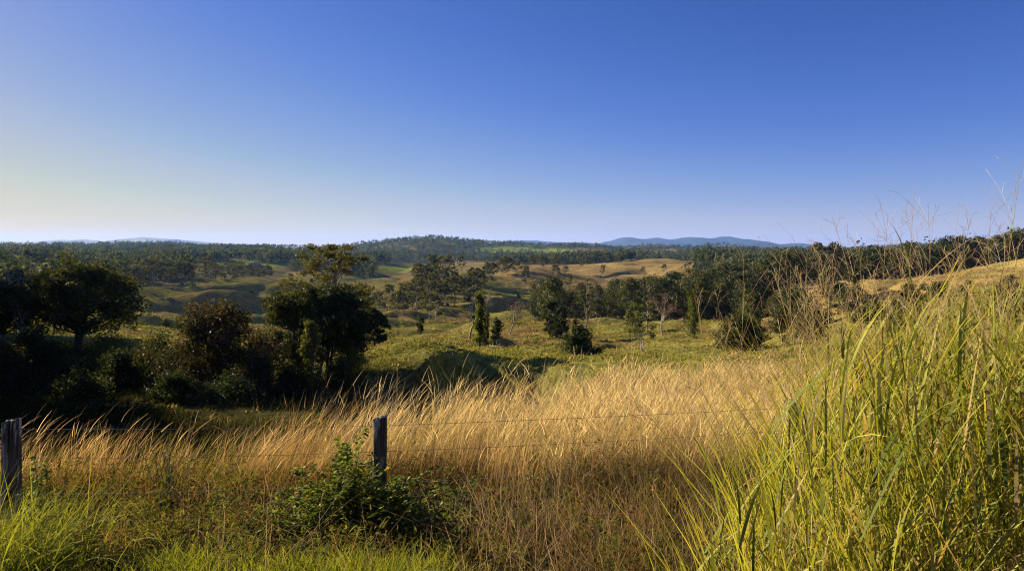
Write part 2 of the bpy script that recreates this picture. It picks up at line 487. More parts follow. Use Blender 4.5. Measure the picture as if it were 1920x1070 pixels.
# blue mountains on the skyline
def mountain(name, prof, Y0, label):
    mb = MB()
    us = np.linspace(prof[0][0], prof[-1][0], 420)
    vs = np.interp(us, [p[0] for p in prof], [p[1] for p in prof])
    ker = np.hanning(15); ker /= ker.sum()
    vs = np.convolve(np.pad(vs, 7, mode='edge'), ker, 'valid')
    vs = vs - 1.6 * (fbm(us / 14.0, us * 0 + 3, 87, 3) - 0.5) - 2.4 * (fbm(us / 45.0, us * 0 + 9, 88, 2) - 0.5)
    x = (us - UC) / F * Y0
    top = EYE + (HZ + 3 - vs) / F * Y0
    base = EYE - 14 / F * Y0
    D = np.concatenate([np.linspace(-1, 0, 26), np.linspace(0.1, 1, 8)])
    V = np.empty((len(D), len(us), 3))
    for k, d in enumerate(D):
        f = (1 - abs(d)) ** 0.8
        y = Y0 + d * 2600
        n = fbm(x / 900 + 5, np.full_like(x, y / 900), 81, 4) - 0.5
        V[k, :, 0] = x
        V[k, :, 1] = y + 300 * n * (1 - f)
        V[k, :, 2] = base + (top - base) * f + n * 190 * f * (1 - f) * 2 + 10 * f * (fbm(x / 120, np.full_like(x, y / 120), 91, 2) - 0.5)
    i = np.arange(len(D) * len(us)).reshape(len(D), -1)
    mb.add(V, np.stack([i[:-1, :-1], i[:-1, 1:], i[1:, 1:], i[1:, :-1]], -1).reshape(-1, 4), np.array([0.018, 0.034, 0.070]))  # blue of the distance haze put into the dark forest colour
    o = mb.build(name, M_MOUNT)
    tag(o, label, 'mountains', kind='structure')

mountain('mountain_range', [(880, 466), (930, 458), (960, 455), (990, 454), (1040, 456.5), (1075, 456), (1120, 458.5), (1145, 454), (1165, 448.5),
    (1182, 446.5), (1200, 451), (1210, 451.5), (1228, 448), (1245, 450.5), (1255, 454), (1280, 449.5), (1295, 447), (1310, 449), (1335, 450),
    (1350, 446.5), (1368, 446), (1385, 449.5), (1420, 455), (1435, 459), (1452, 465), (1465, 462), (1480, 459), (1505, 458.5), (1530, 462), (1560, 468)],
    11000, 'long blue mountain range with rounded summits on the horizon')
mountain('hills', [(70, 462), (105, 454), (120, 452), (140, 454), (160, 452), (185, 455), (215, 455), (240, 453), (255, 449.5), (272, 447),
    (290, 449.5), (312, 450), (328, 451), (350, 455), (380, 462)], 9000, 'low blue hills above the wooded skyline at the bright end of the sky')

# ------------------------------------------------------------------ trees
BARK_GREY, BARK_PALE, BARK_DARK = np.array([0.20, 0.17, 0.14]), np.array([0.33, 0.29, 0.24]), np.array([0.075, 0.06, 0.045])
G_DARK, G_OLIVE, G_GREY, G_LIME, G_RED = (np.array(c) for c in
    ([0.027, 0.038, 0.013], [0.070, 0.075, 0.021], [0.085, 0.090, 0.040], [0.13, 0.15, 0.025], [0.070, 0.048, 0.022]))

def bez(p0, p1, p2, n):
    t = np.linspace(0, 1, n)[:, None]
    return p0 * (1 - t) ** 2 + 2 * p1 * t * (1 - t) + p2 * t * t

def clumps(kind, h, w, rng):
    """centres, radii, flattening of the leaf clumps of a crown"""
    C, R = [], []
    r = w / 2
    if kind == 'dome':
        n = 84
        for i in range(n):
            a = rng.uniform(0, 2 * math.pi); q = math.sqrt(rng.uniform(0, 1))
            top = 0.50 * h + 0.42 * h * math.sqrt(max(0, 1 - q * q)) * rng.uniform(0.88, 1.0)
            if i % 3 == 0: top = rng.uniform(0.30, 0.60) * h
            C.append((q * r * 0.88 * math.cos(a), q * r * 0.88 * math.sin(a), top)); R.append(w * rng.uniform(0.08, 0.125))
        return np.array(C), np.array(R), 0.75
    if kind == 'bush':
        for i in range(46):
            a = rng.uniform(0, 2 * math.pi); q = rng.uniform(0, 1) ** 0.55
            z = rng.uniform(0.08, 1)
            rad = r * (1 - 0.82 * z ** 1.7) * rng.uniform(0.75, 1.12)
            C.append((q * rad * math.cos(a), q * rad * math.sin(a), z * 0.9 * h)); R.append(w * rng.uniform(0.09, 0.15))
        return np.array(C), np.array(R), 0.9
    if kind == 'forest':
        for i in range(40):
            z = rng.uniform(0.07, 0.95)
            prof = math.sin(min(1, (z + 0.12) / 1.12) ** 0.9 * math.pi) ** 0.5
            a = rng.uniform(0, 2 * math.pi); q = rng.uniform(0.35, 1)
            C.append((q * r * prof * math.cos(a), q * r * prof * math.sin(a), z * h)); R.append(w * rng.uniform(0.11, 0.19))
        return np.array(C), np.array(R), 0.8
    if kind == 'column':
        n = 30
        for i in range(n):
            z = 0.10 + 0.88 * (i + rng.uniform(0, 1)) / n
            a = rng.uniform(0, 2 * math.pi); q = r * 0.6 * rng.uniform(0.2, 1) * (1.15 - 0.5 * z) * (0.75 + 0.5 * math.sin(z * 11 + h))
            C.append((q * math.cos(a), q * math.sin(a), z * h)); R.append(w * rng.uniform(0.14, 0.24))
        return np.array(C), np.array(R), 1.25
    if kind == 'cone':
        for i in range(26):
            z = rng.uniform(0.12, 0.97)
            a = rng.uniform(0, 2 * math.pi); q = r * 0.8 * math.sin(min(1, z * 0.86 + 0.16) * math.pi) ** 0.7 * rng.uniform(0.3, 1)
            C.append((q * math.cos(a), q * math.sin(a), z * h)); R.append(w * rng.uniform(0.13, 0.2))
        return np.array(C), np.array(R), 1.0
    n = {'euc': 26, 'wide': 42, 'thin': 16, 'gum': 46}[kind]
    for i in range(n):
        z = rng.uniform(0.42, 0.97) if kind not in ('wide', 'gum') else rng.uniform(0.36, 0.96)
        prof = math.sin(((z - 0.25) / 0.75) ** 0.75 * math.pi * 0.86 + 0.14) ** 0.6 if z > 0.25 else 0.3
        a = rng.uniform(0, 2 * math.pi); q = rng.uniform(0.25, 1.0) ** 0.7
        C.append((q * r * 0.9 * prof * math.cos(a), q * r * 0.9 * prof * math.sin(a), z * h)); R.append(w * (rng.uniform(0.085, 0.155) if kind != 'gum' else rng.uniform(0.05, 0.095)))
    return np.array(C), np.array(R), 0.52

def grow(kind, h, w, seed, leaf, per, cols, bark, lean=0.05, trunk_r=0.018, twigs=0, forks=1):
    rng = np.random.default_rng(seed)
    C, R, fl = clumps(kind, h, w, rng)
    tr, cr = MB(), MB()
    # trunks
    stems = []
    for k in range(forks):
        a = rng.uniform(0, 2 * math.pi)
        spread = (lean if forks == 1 else 0.16) * h
        topz = h * {'dome': 0.72, 'bush': 0.75, 'forest': 0.9, 'column': 0.97, 'cone': 0.95, 'euc': 0.9, 'gum': 0.82, 'wide': 0.82, 'thin': 0.92}[kind]
        p = np.array([(0.03 * h * k * math.cos(a), 0.03 * h * k * math.sin(a), -0.06 * h), (0.3 * spread * math.cos(a), 0.3 * spread * math.sin(a), 0.25 * h),
                      (0.6 * spread * math.cos(a) + rng.normal() * 0.02 * h, 0.6 * spread * math.sin(a), 0.55 * topz), (spread * math.cos(a), spread * math.sin(a), topz)])
        t = np.linspace(0, 3, 12); i = np.minimum(t.astype(int), 2); f = (t - i)[:, None]
        path = p[i] * (1 - f) + p[i + 1] * f
        path[1:-1, :2] += rng.normal(size=(10, 2)) * 0.008 * h
        stems.append(path)
        rad = trunk_r * h * (1.25 - 1.05 * np.linspace(0, 1, 12)); rad[0] *= 1.35
        tube(tr, path, rad, 7, bark)
    # limbs
    lo = {'dome': 0.18, 'bush': 0.03, 'forest': 0.2, 'column': 0.1, 'cone': 0.1, 'euc': 0.3, 'gum': 0.3, 'wide': 0.22, 'thin': 0.35}[kind]
    for c, r in zip(C, R):
        st = stems[rng.integers(len(stems))]
        z0 = max(lo * h, c[2] - (0.30 + 0.5 * rng.uniform()) * np.hypot(c[0], c[1]) - 0.12 * h * rng.uniform(0.4, 1))
        k = np.argmin(abs(st[:, 2] - z0)); b0 = st[k]
        mid = b0 * 0.45 + c * 0.55 + np.array([0, 0, 0.02 * h]) + rng.normal(size=3) * 0.03 * h
        pt = bez(b0, mid, c, 6)
        tube(tr, pt, np.linspace(trunk_r * h * 0.42, trunk_r * h * 0.10, 6), 4, bark * rng.uniform(0.85, 1.1))
        for _ in range(twigs):
            e = c + rng.normal(size=3) * r * np.array([0.6, 0.6, 0.6 * fl])
            tube(tr, bez(pt[3], (pt[4] + e) / 2, e, 4), np.linspace(trunk_r * h * 0.14, trunk_r * h * 0.04, 4), 3, bark)
    # leaves
    if per:
        base, alt = cols
        for c, r in zip(C, R):
            n = int(per * rng.uniform(0.7, 1.3))
            d = rng.normal(size=(n, 3)); d /= np.linalg.norm(d, axis=1)[:, None]
            # ragged clump: sub-lobes
            lob = c + rng.normal(size=(5, 3)) * r * np.array([0.55, 0.55, 0.55 * fl])
            P = lob[rng.integers(5, size=n)] + d * (r * 0.72 * rng.uniform(0.25, 1, (n, 1)) ** 0.5) * np.array([1, 1, fl])
            f = rng.uniform(0, 1) * 0.6 + rng.uniform(0, 0.55, (n, 1))
            col = (base * (1 - f) + alt * f) * rng.uniform(0.7, 1.3, (n, 1))
            P[:, 2] = np.maximum(P[:, 2], 0.05)
            cards(cr, P, leaf * rng.uniform(0.6, 1.35, n), col, rng, 0.6, 0.25)
    return tr, cr

def bare(h, w, seed, bark, twig, leafn=0, leaf=0.2, lcol=G_GREY, trunk_r=0.02):
    """leafless or nearly leafless tree: recursive limbs; twigs are the crown"""
    rng = np.random.default_rng(seed)
    tr, cr = MB(), MB()
    tips = []
    def limb(p, d, L, r, lev):
        n = 6
        pts = [p]
        for k in range(n - 1):
            d = d + rng.normal(size=3) * 0.16 + np.array([0, 0, 0.05])
            d /= np.linalg.norm(d)
            pts.append(pts[-1] + d * L / (n - 1))
        pts = np.array(pts)
        tube(tr if lev < 3 else cr, pts, np.linspace(r, r * 0.55, n), 7 if lev == 0 else (4 if lev < 3 else 3), bark if lev < 2 else (bark * 0.5 + twig * 0.5 if lev == 2 else twig))
        if lev >= 4:
            tips.append(pts[-1]); return
        for k in range(rng.integers(3, 5) if lev else 6):
            i = rng.integers(2, n) if lev else rng.integers(3, n)
            dd = (pts[i] - pts[i - 1]); dd /= np.linalg.norm(dd)
            out = rng.normal(size=3); out[2] *= 0.4; out[:2] *= w / h * 1.4
            q = dd * 0.75 + out * 0.6
            limb(pts[i], q / np.linalg.norm(q), L * rng.uniform(0.45, 0.7), r * 0.55, lev + 1)
    limb(np.array([0, 0, -0.1]), np.array([rng.normal() * 0.08, rng.normal() * 0.08, 1.0]), h * 0.5, trunk_r * h, 0)
    tips = np.array(tips)
    if leafn:
        P = np.repeat(tips, leafn, 0); P = P + rng.normal(size=P.shape) * 0.035 * h
        cards(cr, P, leaf * rng.uniform(0.6, 1.3, len(P)), lcol * rng.uniform(0.7, 1.3, (len(P), 1)), rng)
    allv = np.concatenate(tr.v + cr.v)
    k = h / allv[:, 2].max()
    tr.v = [a * np.float32(k) for a in tr.v]; cr.v = [a * np.float32(k) for a in cr.v]
    return tr, cr

def plant_tree(name, parts, u, Y, label, cat='tree', group=None, dz=0.0, rz=0.0, bark=M_BARK, leafm=M_LEAF, pn=('trunk', 'crown')):
    o = empty(name, (*at(u, Y)[:2], at(u, Y)[2] + dz), rz)
    tag(o, label, cat, group)
    parts[0].build(pn[0], bark, o)
    if parts[1].n: parts[1].build(pn[1], leafm, o)
    return o

def copy_tree(o, u, Y, scale, rz, label=None, group=None):
    c = o.copy(); COL.objects.link(c)
    c.location = at(u, Y); c.scale = (scale * 1.0, scale * 1.0, scale); c.rotation_euler = (0, 0, rz)
    if label: c['label'] = label
    if group: c['group'] = group
    for ch in kids[o.name]:
        d = ch.copy(); COL.objects.link(d); d.parent = c
    return c
kids = {}

def px(Y, p): return p / F * Y          # metres of p photograph pixels at distance Y

def hero(name, kind, u, Y, vtop, wpx, seed, leaf, per, cols, bark, label, cat='tree', leafm=M_LEAF, **kw):
    x, y, z = at(u, Y)
    h = EYE + (HZ - vtop) / F * Y - z
    return plant_tree(name, grow(kind, h, px(Y, wpx), seed, leaf, per, cols, bark, **kw), u, Y, label, cat, leafm=leafm)

def hero_bare(name, u, Y, vtop, wpx, seed, bark, twig, label, **kw):
    x, y, z = at(u, Y)
    h = EYE + (HZ - vtop) / F * Y - z
    return plant_tree(name, bare(h, px(Y, wpx), seed, bark, twig, **kw), u, Y, label)

# the dark trees in the gully on the left
hero('round_tree', 'dome', 148, 58, 497, 205, 1, 0.24, 330, (G_DARK, G_OLIVE), BARK_DARK, 'broad dark tree with a smooth dome of leaves on a short forked trunk', forks=3, trunk_r=0.028)
hero_bare('scraggly_tree', 40, 52, 548, 80, 12, BARK_GREY, BARK_GREY * 0.8, 'thin grey half bare tree beside the dome shaped tree, cut by the picture edge', leafn=1, leaf=0.16, lcol=G_DARK)
hero('dark_tree', 'dome', 2, 60, 532, 150, 14, 0.22, 200, (G_DARK, G_OLIVE), BARK_DARK, 'small dark leafy tree right behind the thin grey half bare tree', forks=2)
hero('russet_tree', 'bush', 405, 43, 556, 225, 3, 0.17, 520, (G_DARK * 0.9, G_RED), BARK_DARK, 'wide dark tree with reddish glinting leaves down to the ground', forks=3)
hero('dense_tree', 'forest', 553, 48, 543, 112, 4, 0.19, 420, (G_DARK, G_OLIVE), BARK_DARK, 'dense glossy dark green tree leafy to the ground, next to the russet tree', forks=2)
hero('forked_tree', 'dome', 613, 50, 530, 150, 5, 0.19, 330, (G_DARK * 0.9, G_DARK), BARK_DARK, 'dark tree with bare forked limbs fanning up under its crown', forks=5, trunk_r=0.018)
hero('tall_eucalypt', 'gum', 618, 74, 453, 190, 6, 0.24, 240, (G_OLIVE, np.array([0.13, 0.12, 0.03])), BARK_GREY, 'tall open gum tree with olive tufted crown rising over the dark trees', twigs=3, trunk_r=0.016, forks=2)
hero('dark_tree', 'forest', 585, 71, 540, 95, 16, 0.26, 150, (G_DARK, G_OLIVE), BARK_DARK, 'dark tree added behind the forked and the dense glossy trees to shade the hollow')  # added behind the grove for its shadow on the hollow
hero('dark_tree', 'forest', 668, 80, 548, 80, 17, 0.28, 140, (G_DARK, G_OLIVE), BARK_DARK, 'dark leafy tree below the tall open gum, close behind the slender stems')
hero('young_tree', 'dome', 703, 68, 578, 52, 7, 0.2, 130, (G_DARK, G_DARK * 1.3), BARK_DARK, 'small round dark tree at the end of the gully thicket, edging the sunlit meadow', forks=1)
hero('slender_tree', 'thin', 668, 52, 590, 70, 8, 0.17, 200, (G_DARK, G_OLIVE), BARK_GREY, 'slender trees of one clump with thin bare stems above the shaded bank', forks=6, trunk_r=0.009)
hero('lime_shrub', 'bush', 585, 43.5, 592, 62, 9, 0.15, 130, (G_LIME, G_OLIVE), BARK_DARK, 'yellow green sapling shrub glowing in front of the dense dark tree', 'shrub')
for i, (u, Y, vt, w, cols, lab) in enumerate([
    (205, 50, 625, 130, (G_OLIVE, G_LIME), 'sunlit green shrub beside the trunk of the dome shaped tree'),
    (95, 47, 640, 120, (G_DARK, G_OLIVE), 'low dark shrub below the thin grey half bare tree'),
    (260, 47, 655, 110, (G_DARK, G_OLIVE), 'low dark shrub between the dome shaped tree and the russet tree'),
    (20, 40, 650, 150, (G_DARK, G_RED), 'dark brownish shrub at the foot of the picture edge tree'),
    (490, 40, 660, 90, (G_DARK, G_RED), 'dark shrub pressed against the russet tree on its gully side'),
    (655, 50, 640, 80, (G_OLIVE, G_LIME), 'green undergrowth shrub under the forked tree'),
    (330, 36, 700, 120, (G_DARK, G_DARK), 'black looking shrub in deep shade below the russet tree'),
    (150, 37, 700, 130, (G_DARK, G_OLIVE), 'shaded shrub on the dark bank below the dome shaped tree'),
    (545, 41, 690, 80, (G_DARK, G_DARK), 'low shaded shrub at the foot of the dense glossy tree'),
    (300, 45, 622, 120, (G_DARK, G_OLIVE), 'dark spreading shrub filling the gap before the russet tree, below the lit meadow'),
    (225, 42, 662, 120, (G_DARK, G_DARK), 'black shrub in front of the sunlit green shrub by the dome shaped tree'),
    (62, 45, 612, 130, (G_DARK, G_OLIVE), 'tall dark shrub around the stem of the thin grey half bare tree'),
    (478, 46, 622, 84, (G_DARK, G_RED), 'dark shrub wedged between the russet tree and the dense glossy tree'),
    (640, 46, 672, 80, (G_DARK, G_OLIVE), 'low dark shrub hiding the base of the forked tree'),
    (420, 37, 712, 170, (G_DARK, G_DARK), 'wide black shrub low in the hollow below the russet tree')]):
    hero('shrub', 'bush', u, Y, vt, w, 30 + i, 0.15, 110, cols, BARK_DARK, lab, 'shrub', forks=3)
# unseen trees added outside the frame on the sunny side to shade the gully
for i, (u, Y, hh) in enumerate([(-218, 81, 24), (-262, 70, 22), (-175, 98, 26), (-310, 88, 24), (-360, 30, 14), (-306, 37, 14), (-262, 45, 15), (-620, 20, 11), (-440, 25, 13), (-420, 38, 15), (-230, 58, 14), (-210, 75, 13)]):
    o = plant_tree('dark_tree', grow('dome', hh, max(10.5, 0.7 * hh), 40 + i, 0.5, 110, (G_DARK, G_OLIVE), BARK_DARK, forks=2), u, Y,
                   'unseen leafy tree added beyond the left edge to shade the gully', group='unseen trees added to shade the gully')

# trees standing alone in the meadow
hero('cone_tree', 'cone', 789, 140, 590, 19, 50, 0.24, 90, (G_DARK, G_OLIVE), BARK_DARK, 'tiny cone shaped dark tree alone in the sunny meadow')
hero('meadow_eucalypt', 'wide', 805, 195, 546, 42, 51, 0.5, 40, (G_OLIVE, G_GREY), BARK_PALE, 'spreading gum tree with pale trunk standing above the cone shaped tree', twigs=1)
hero('meadow_eucalypt', 'euc', 818, 215, 538, 26, 52, 0.5, 40, (G_OLIVE, G_GREY), BARK_PALE, 'narrower gum tree just behind the spreading one above the cone shaped tree')
hero_bare('dead_tree', 880, 108, 545, 34, 53, BARK_GREY, BARK_GREY, 'dead grey tree with bare upswept limbs next to the vine tower')
hero('vine_tree', 'column', 900, 92, 546, 34, 54, 0.24, 190, (G_DARK, G_LIME * 0.9), BARK_DARK, 'tall leaning dead trunk wrapped in green vines like a tower', leafm=M_SHRUB)
hero('vine_tree', 'column', 912, 96, 585, 18, 55, 0.22, 70, (G_DARK, G_OLIVE), BARK_DARK, 'shorter vine covered stump close behind the vine tower')
hero('vine_tree', 'cone', 931, 97, 596, 25, 56, 0.23, 120, (G_DARK, G_DARK * 1.4), BARK_GREY, 'small dark top heavy tree on a thin stem right of the vine tower')
hero_bare('grey_tree', 956, 124, 560, 44, 57, BARK_GREY, np.array([0.13, 0.10, 0.07]), 'greyish brown twiggy tree with straight trunk in the meadow', leafn=1, leaf=0.3, lcol=np.array([0.11, 0.085, 0.045]))
hero('dark_bush', 'bush', 1086, 72, 612, 80, 58, 0.2, 210, (G_DARK, G_DARK * 1.5), BARK_DARK, 'wide dark bush leaning over the meadow above the golden grass', 'bush', forks=3)
hero('vine_tree', 'column', 1078, 73, 598, 14, 59, 0.2, 50, (G_DARK, G_OLIVE), BARK_DARK, 'dark vine clad stub poking up behind the wide dark bush')
hero('dark_tree', 'forest', 1032, 116, 560, 30, 60, 0.28, 150, (G_DARK, G_OLIVE), BARK_GREY, 'dark leafy tree at the near corner of the wood')
hero('dark_tree', 'forest', 1047, 114, 572, 34, 61, 0.26, 130, (G_DARK, G_DARK), BARK_DARK, 'nearly black small tree in front of the near corner of the wood')
hero('wispy_tree', 'thin', 1205, 74, 596, 72, 62, 0.17, 150, (G_GREY, G_OLIVE), BARK_PALE, 'wispy thin crowned tree with several pale stems by the golden grass', forks=3, trunk_r=0.012, twigs=3)
hero_bare('bare_tree', 1242, 124, 543, 66, 63, BARK_PALE, np.array([0.24, 0.17, 0.12]), 'leafless tree with white trunk and reddish brown twigs before the dark wood', trunk_r=0.014, leafn=3, leaf=0.22, lcol=np.array([0.17, 0.11, 0.075]))
hero('meadow_eucalypt', 'thin', 1213, 150, 560, 34, 64, 0.3, 70, (G_OLIVE, G_LIME), BARK_PALE, 'pale stemmed light green tree touching the leafless white tree', twigs=1)
hero('round_tree', 'forest', 1190, 148, 568, 36, 65, 0.3, 90, (G_OLIVE, G_LIME), BARK_DARK, 'rounded bright green small tree at the meadow edge of the wood')
hero('slender_tree', 'thin', 1099, 150, 520, 34, 66, 0.32, 70, (G_OLIVE, G_GREY), BARK_GREY, 'slender tree with long bare stem standing before the wood', trunk_r=0.013)
hero('vine_tree', 'column', 1300, 108, 545, 36, 67, 0.26, 150, (G_DARK, G_LIME * 0.8), BARK_GREY, 'vine draped column of a tree at the end of the wood', leafm=M_SHRUB)
hero('dark_bush', 'bush', 1390, 62, 590, 105, 68, 0.2, 180, (G_DARK, G_OLIVE), BARK_DARK, 'large dark bush seen through the grass seed heads', 'bush', forks=3)
hero('dark_bush', 'bush', 1520, 70, 568, 90, 69, 0.2, 160, (G_DARK, G_OLIVE), BARK_DARK, 'dark bush in the hollow behind the tall green grass', 'bush', forks=3)
hero('dark_bush', 'bush', 1470, 92, 572, 60, 70, 0.25, 110, (G_DARK, G_OLIVE), BARK_DARK, 'dark bush below the golden bank, between two bigger bushes', 'bush')
hero('lime_shrub', 'bush', 985, 15.8, 700, 60, 71, 0.09, 90, (G_LIME, G_OLIVE), BARK_DARK, 'bright green shrub at the far edge of the golden grass', 'shrub')

# woods whose trees can be told apart: prototypes copied in loops
def protos(name, specs, group, label, cat='tree'):
    out = []
    for kw in specs:
        o = empty(name, (0, 0, 0)); tag(o, label, cat, group)
        a, b = grow(**kw)
        kids[o.name] = [a.build('trunk', M_BARK, o), b.build('crown', M_LEAF, o)]
        out.append(o)
    return out

def scatter(pr, pts, label, group, smin=0.8, smax=1.2, seed=0):
    rng = np.random.default_rng(seed)
    for k, (u, Y) in enumerate(pts):
        p = pr[rng.integers(len(pr))]
        sc, rz = rng.uniform(smin, smax), rng.uniform(0, 6.28)
        if p.name not in used:
            used.add(p.name)
            p.location = at(u, Y); p.scale = (sc,) * 3; p.rotation_euler = (0, 0, rz); p['label'] = label; p['group'] = group
        else:
            copy_tree(p, u, Y, sc, rz, label, group)
used = set()

def rnd_pts(n, box_, mind, seed, keep=lambda u, Y: True):
    rng = np.random.default_rng(seed)
    out, tries = [], 0
    while len(out) < n and tries < n * 60:
        tries += 1
        u = rng.uniform(box_[0], box_[1]); Y = math.exp(rng.uniform(math.log(box_[2]), math.log(box_[3])))
        if not keep(u, Y): continue
        x = (u - UC) / F * Y
        if all((x - a) ** 2 + (Y - b) ** 2 > mind * mind for a, b, _, _ in out): out.append((x, Y, u, Y))
    return [(a[2], a[3]) for a in out]

wood_specs = [dict(kind='forest', h=13, w=w, seed=100 + i, leaf=0.55, per=70, cols=c, bark=b)
              for i, (w, c, b) in enumerate([(8, (G_DARK, G_OLIVE), BARK_DARK), (9, (G_DARK, G_DARK * 1.4), BARK_DARK), (7, (G_DARK, G_LIME * 0.7), BARK_GREY),
                                             (9.5, (G_DARK * 1.1, G_OLIVE), BARK_GREY), (7, (G_OLIVE * 0.8, G_GREY), BARK_PALE)])]
def euc_specs(h, leaf, per, s0):
    return [dict(kind=k, h=h * q, w=h * w, seed=s0 + i, leaf=leaf, per=per, cols=c, bark=b, trunk_r=0.014)
            for i, (k, q, w, c, b) in enumerate([('euc', 1, 0.55, (G_OLIVE, G_GREY), BARK_PALE), ('euc', 1.1, 0.5, (G_OLIVE * 0.8, G_OLIVE), BARK_GREY),
                                                 ('wide', 0.9, 0.8, (G_OLIVE * 0.8, G_GREY), BARK_GREY), ('euc', 0.95, 0.65, (G_GREY * 0.8, G_OLIVE), BARK_PALE)])]

P1 = protos('rainforest_tree', wood_specs, 'trees of the dark wood beyond the meadow', '')
scatter(P1, rnd_pts(84, (1005, 1440, 185, 290), 4.4, 5, lambda u, Y: Y > 188 + 25 * (u < 1030) - 30 * (u > 1250)), 'dense dark tree in the wood at the far side of the green meadow',
        'trees of the dark wood beyond the meadow', 0.75, 1.15, 1)
scatter(P1, rnd_pts(16, (1395, 1620, 118, 178), 5, 15), 'dark small tree in the hollow between the golden banks', 'trees in the hollow of the golden slope', 0.42, 0.72, 11)
P2 = protos('ridge_tree', wood_specs, 'trees of the ridge wood', '')
scatter(P2, rnd_pts(120, (1330, 2080, 225, 330), 4.6, 6, lambda u, Y: Y > 262 + 25 * (u > 1700)), 'dark tree in the wood along the ridge above the golden slope',
        'trees of the ridge wood', 0.9, 1.3, 2)
PB = protos('bank_bush', [dict(kind='bush', h=2.6, w=3.6, seed=120 + i, leaf=0.3, per=40, cols=c, bark=BARK_DARK) for i, c in enumerate([(G_DARK, G_OLIVE), (G_DARK, G_DARK * 1.4), (G_OLIVE * 0.8, G_LIME * 0.8)])],
            'dark shrubs on the golden slope', '', 'bush')
scatter(PB, rnd_pts(46, (1370, 1980, 62, 225), 4.0, 17), 'dark shrub dotted over the golden slope behind the tall green grass', 'dark shrubs on the golden slope', 0.5, 1.25, 8)
for k, (u, Y) in enumerate(rnd_pts(44, (230, 1010, 150, 620), 9, 19)):
    copy_tree(PB[k % 3], u, Y, 0.35 + 0.55 * ((k * 37) % 10) / 10 + Y / 1400, k * 1.7, 'small dark bush dotted over the rolling valley pasture', 'bushes on the valley pasture')
P3 = protos('belt_eucalypt', euc_specs(17, 0.8, 42, 130), 'gum trees of the left belt', '')
scatter(P3, rnd_pts(56, (225, 505, 400, 640), 8, 7, lambda u, Y: abs(Y - (420 + (u - 225) * 0.75)) < 60), 'tall straight gum tree in the belt running down the left pasture',
        'gum trees of the left belt', 0.75, 1.15, 3)
P4 = protos('valley_eucalypt', euc_specs(15, 0.7, 46, 140), 'grey green gum trees in the valley middle', '')
scatter(P4, rnd_pts(30, (770, 905, 300, 420), 7, 8), 'grey green gum tree in the open grove at the valley middle', 'grey green gum trees in the valley middle', 0.8, 1.25, 4)
scatter(P4, rnd_pts(18, (670, 790, 235, 330), 7, 9), 'grey green gum tree of the loose clump behind the tall open gum', 'gum trees of the loose clump', 0.6, 0.9, 5)
scatter(P4, rnd_pts(16, (890, 1075, 380, 520), 8, 10), 'small gum tree scattered below the tan hill', 'gum trees below the tan hill', 0.6, 0.95, 6)
scatter(P1, rnd_pts(26, (-60, 240, 240, 420), 9, 11), 'dark tree of the wood behind the dome shaped tree', 'trees of the wood behind the dome shaped tree', 0.8, 1.2, 7)
for k, (u, Y, sc) in enumerate([(497, 275, 0.42), (362, 360, 0.5), (545, 500, 0.5), (455, 560, 0.6), (480, 480, 0.45), (1090, 760, 0.7), (1160, 800, 0.8), (1205, 700, 0.7),
                                (1245, 640, 0.8), (1130, 560, 0.8), (1060, 640, 0.7)]):
    copy_tree(P4[k % 4], u, Y, sc, k, 'small gum tree standing alone on the open pasture slopes', 'lone gum trees on the pasture')

# far woods that read as one mass
def far_wood():
    rng = np.random.default_rng(77)
    n = 90000
    Y = np.exp(rng.uniform(math.log(250), math.log(3300), n))
    u = rng.uniform(-150, 2080, n)
    x = (u - UC) / F * Y
    z = H(x, Y)
    w = wood_mask(x, Y, z)
    # candidates are uniform in (u, log Y): thin near ones to an even tree spacing
    dens = np.clip((Y / 900.0) ** 2 * 1.0, 0, 1) * np.where(Y > 2100, 0.6, 1)
    near_gap = (Y < 430) & (u > 200)
    keep = (rng.uniform(size=n) < w * dens * np.where(Y > 1250, 1, np.clip(5 * (fbm(x / 90.0, Y / 110.0, 49, 3) - 0.30), 0.04, 1))) & ~near_gap
    x, Y, z = x[keep], Y[keep], z[keep]
    N = len(x)
    print('far trees', N)
    mb = MB()
    for near, q, sz in ((True, 130, 0.33), (False, 44, 0.52)):
        k = (Y < 950) if near else (Y >= 950)
        X = np.stack([x, Y, z], 1)[k]; M = len(X)
        hgt = rng.uniform(9, 20, M); rad = hgt * rng.uniform(0.24, 0.44, M)
        d = rng.normal(size=(M, q, 3)); d /= np.linalg.norm(d, axis=2)[..., None]
        if near:      # a few lobes to each crown
            lob = rng.normal(size=(M, 7, 3)) * 0.55
            d = lob[np.arange(M)[:, None], rng.integers(7, size=(M, q))] + d * 0.38
        rr = rng.uniform(0.45, 1, (M, q, 1))
        P = (X + np.array([0, 0, 1]) * hgt[:, None] * 0.60)[:, None] + d * rr * np.stack([rad, rad, hgt * 0.42], 1)[:, None]
        tone = rng.uniform(0, 1, (M, 1, 1)) ** 2
        col = (G_DARK * 1.6 * (1 - tone) + G_GREY * 1.6 * tone) * rng.uniform(0.6, 1.35, (M, q, 1))
        cards(mb, P.reshape(-1, 3), (rad[:, None] * rng.uniform(0.7, 1.15, (M, q)) * sz).ravel(), col.reshape(-1, 3), rng, 0.8, 0.3)
        if near:
            pale = rng.uniform(0.25, 1, (M, 1)) * BARK_PALE
            blades(mb, X, hgt * 0.7, hgt * 0.022, rng.uniform(0, 6, M), rng.uniform(0, 0.08, M), np.zeros(M), 0.0, np.zeros(M), pale, pale * 0.8, 2, 0.3)
    o = mb.build('far_wood', M_FAR)
    tag(o, 'dark wood covering the far hills right up to the skyline', 'wood', kind='stuff')
far_wood()

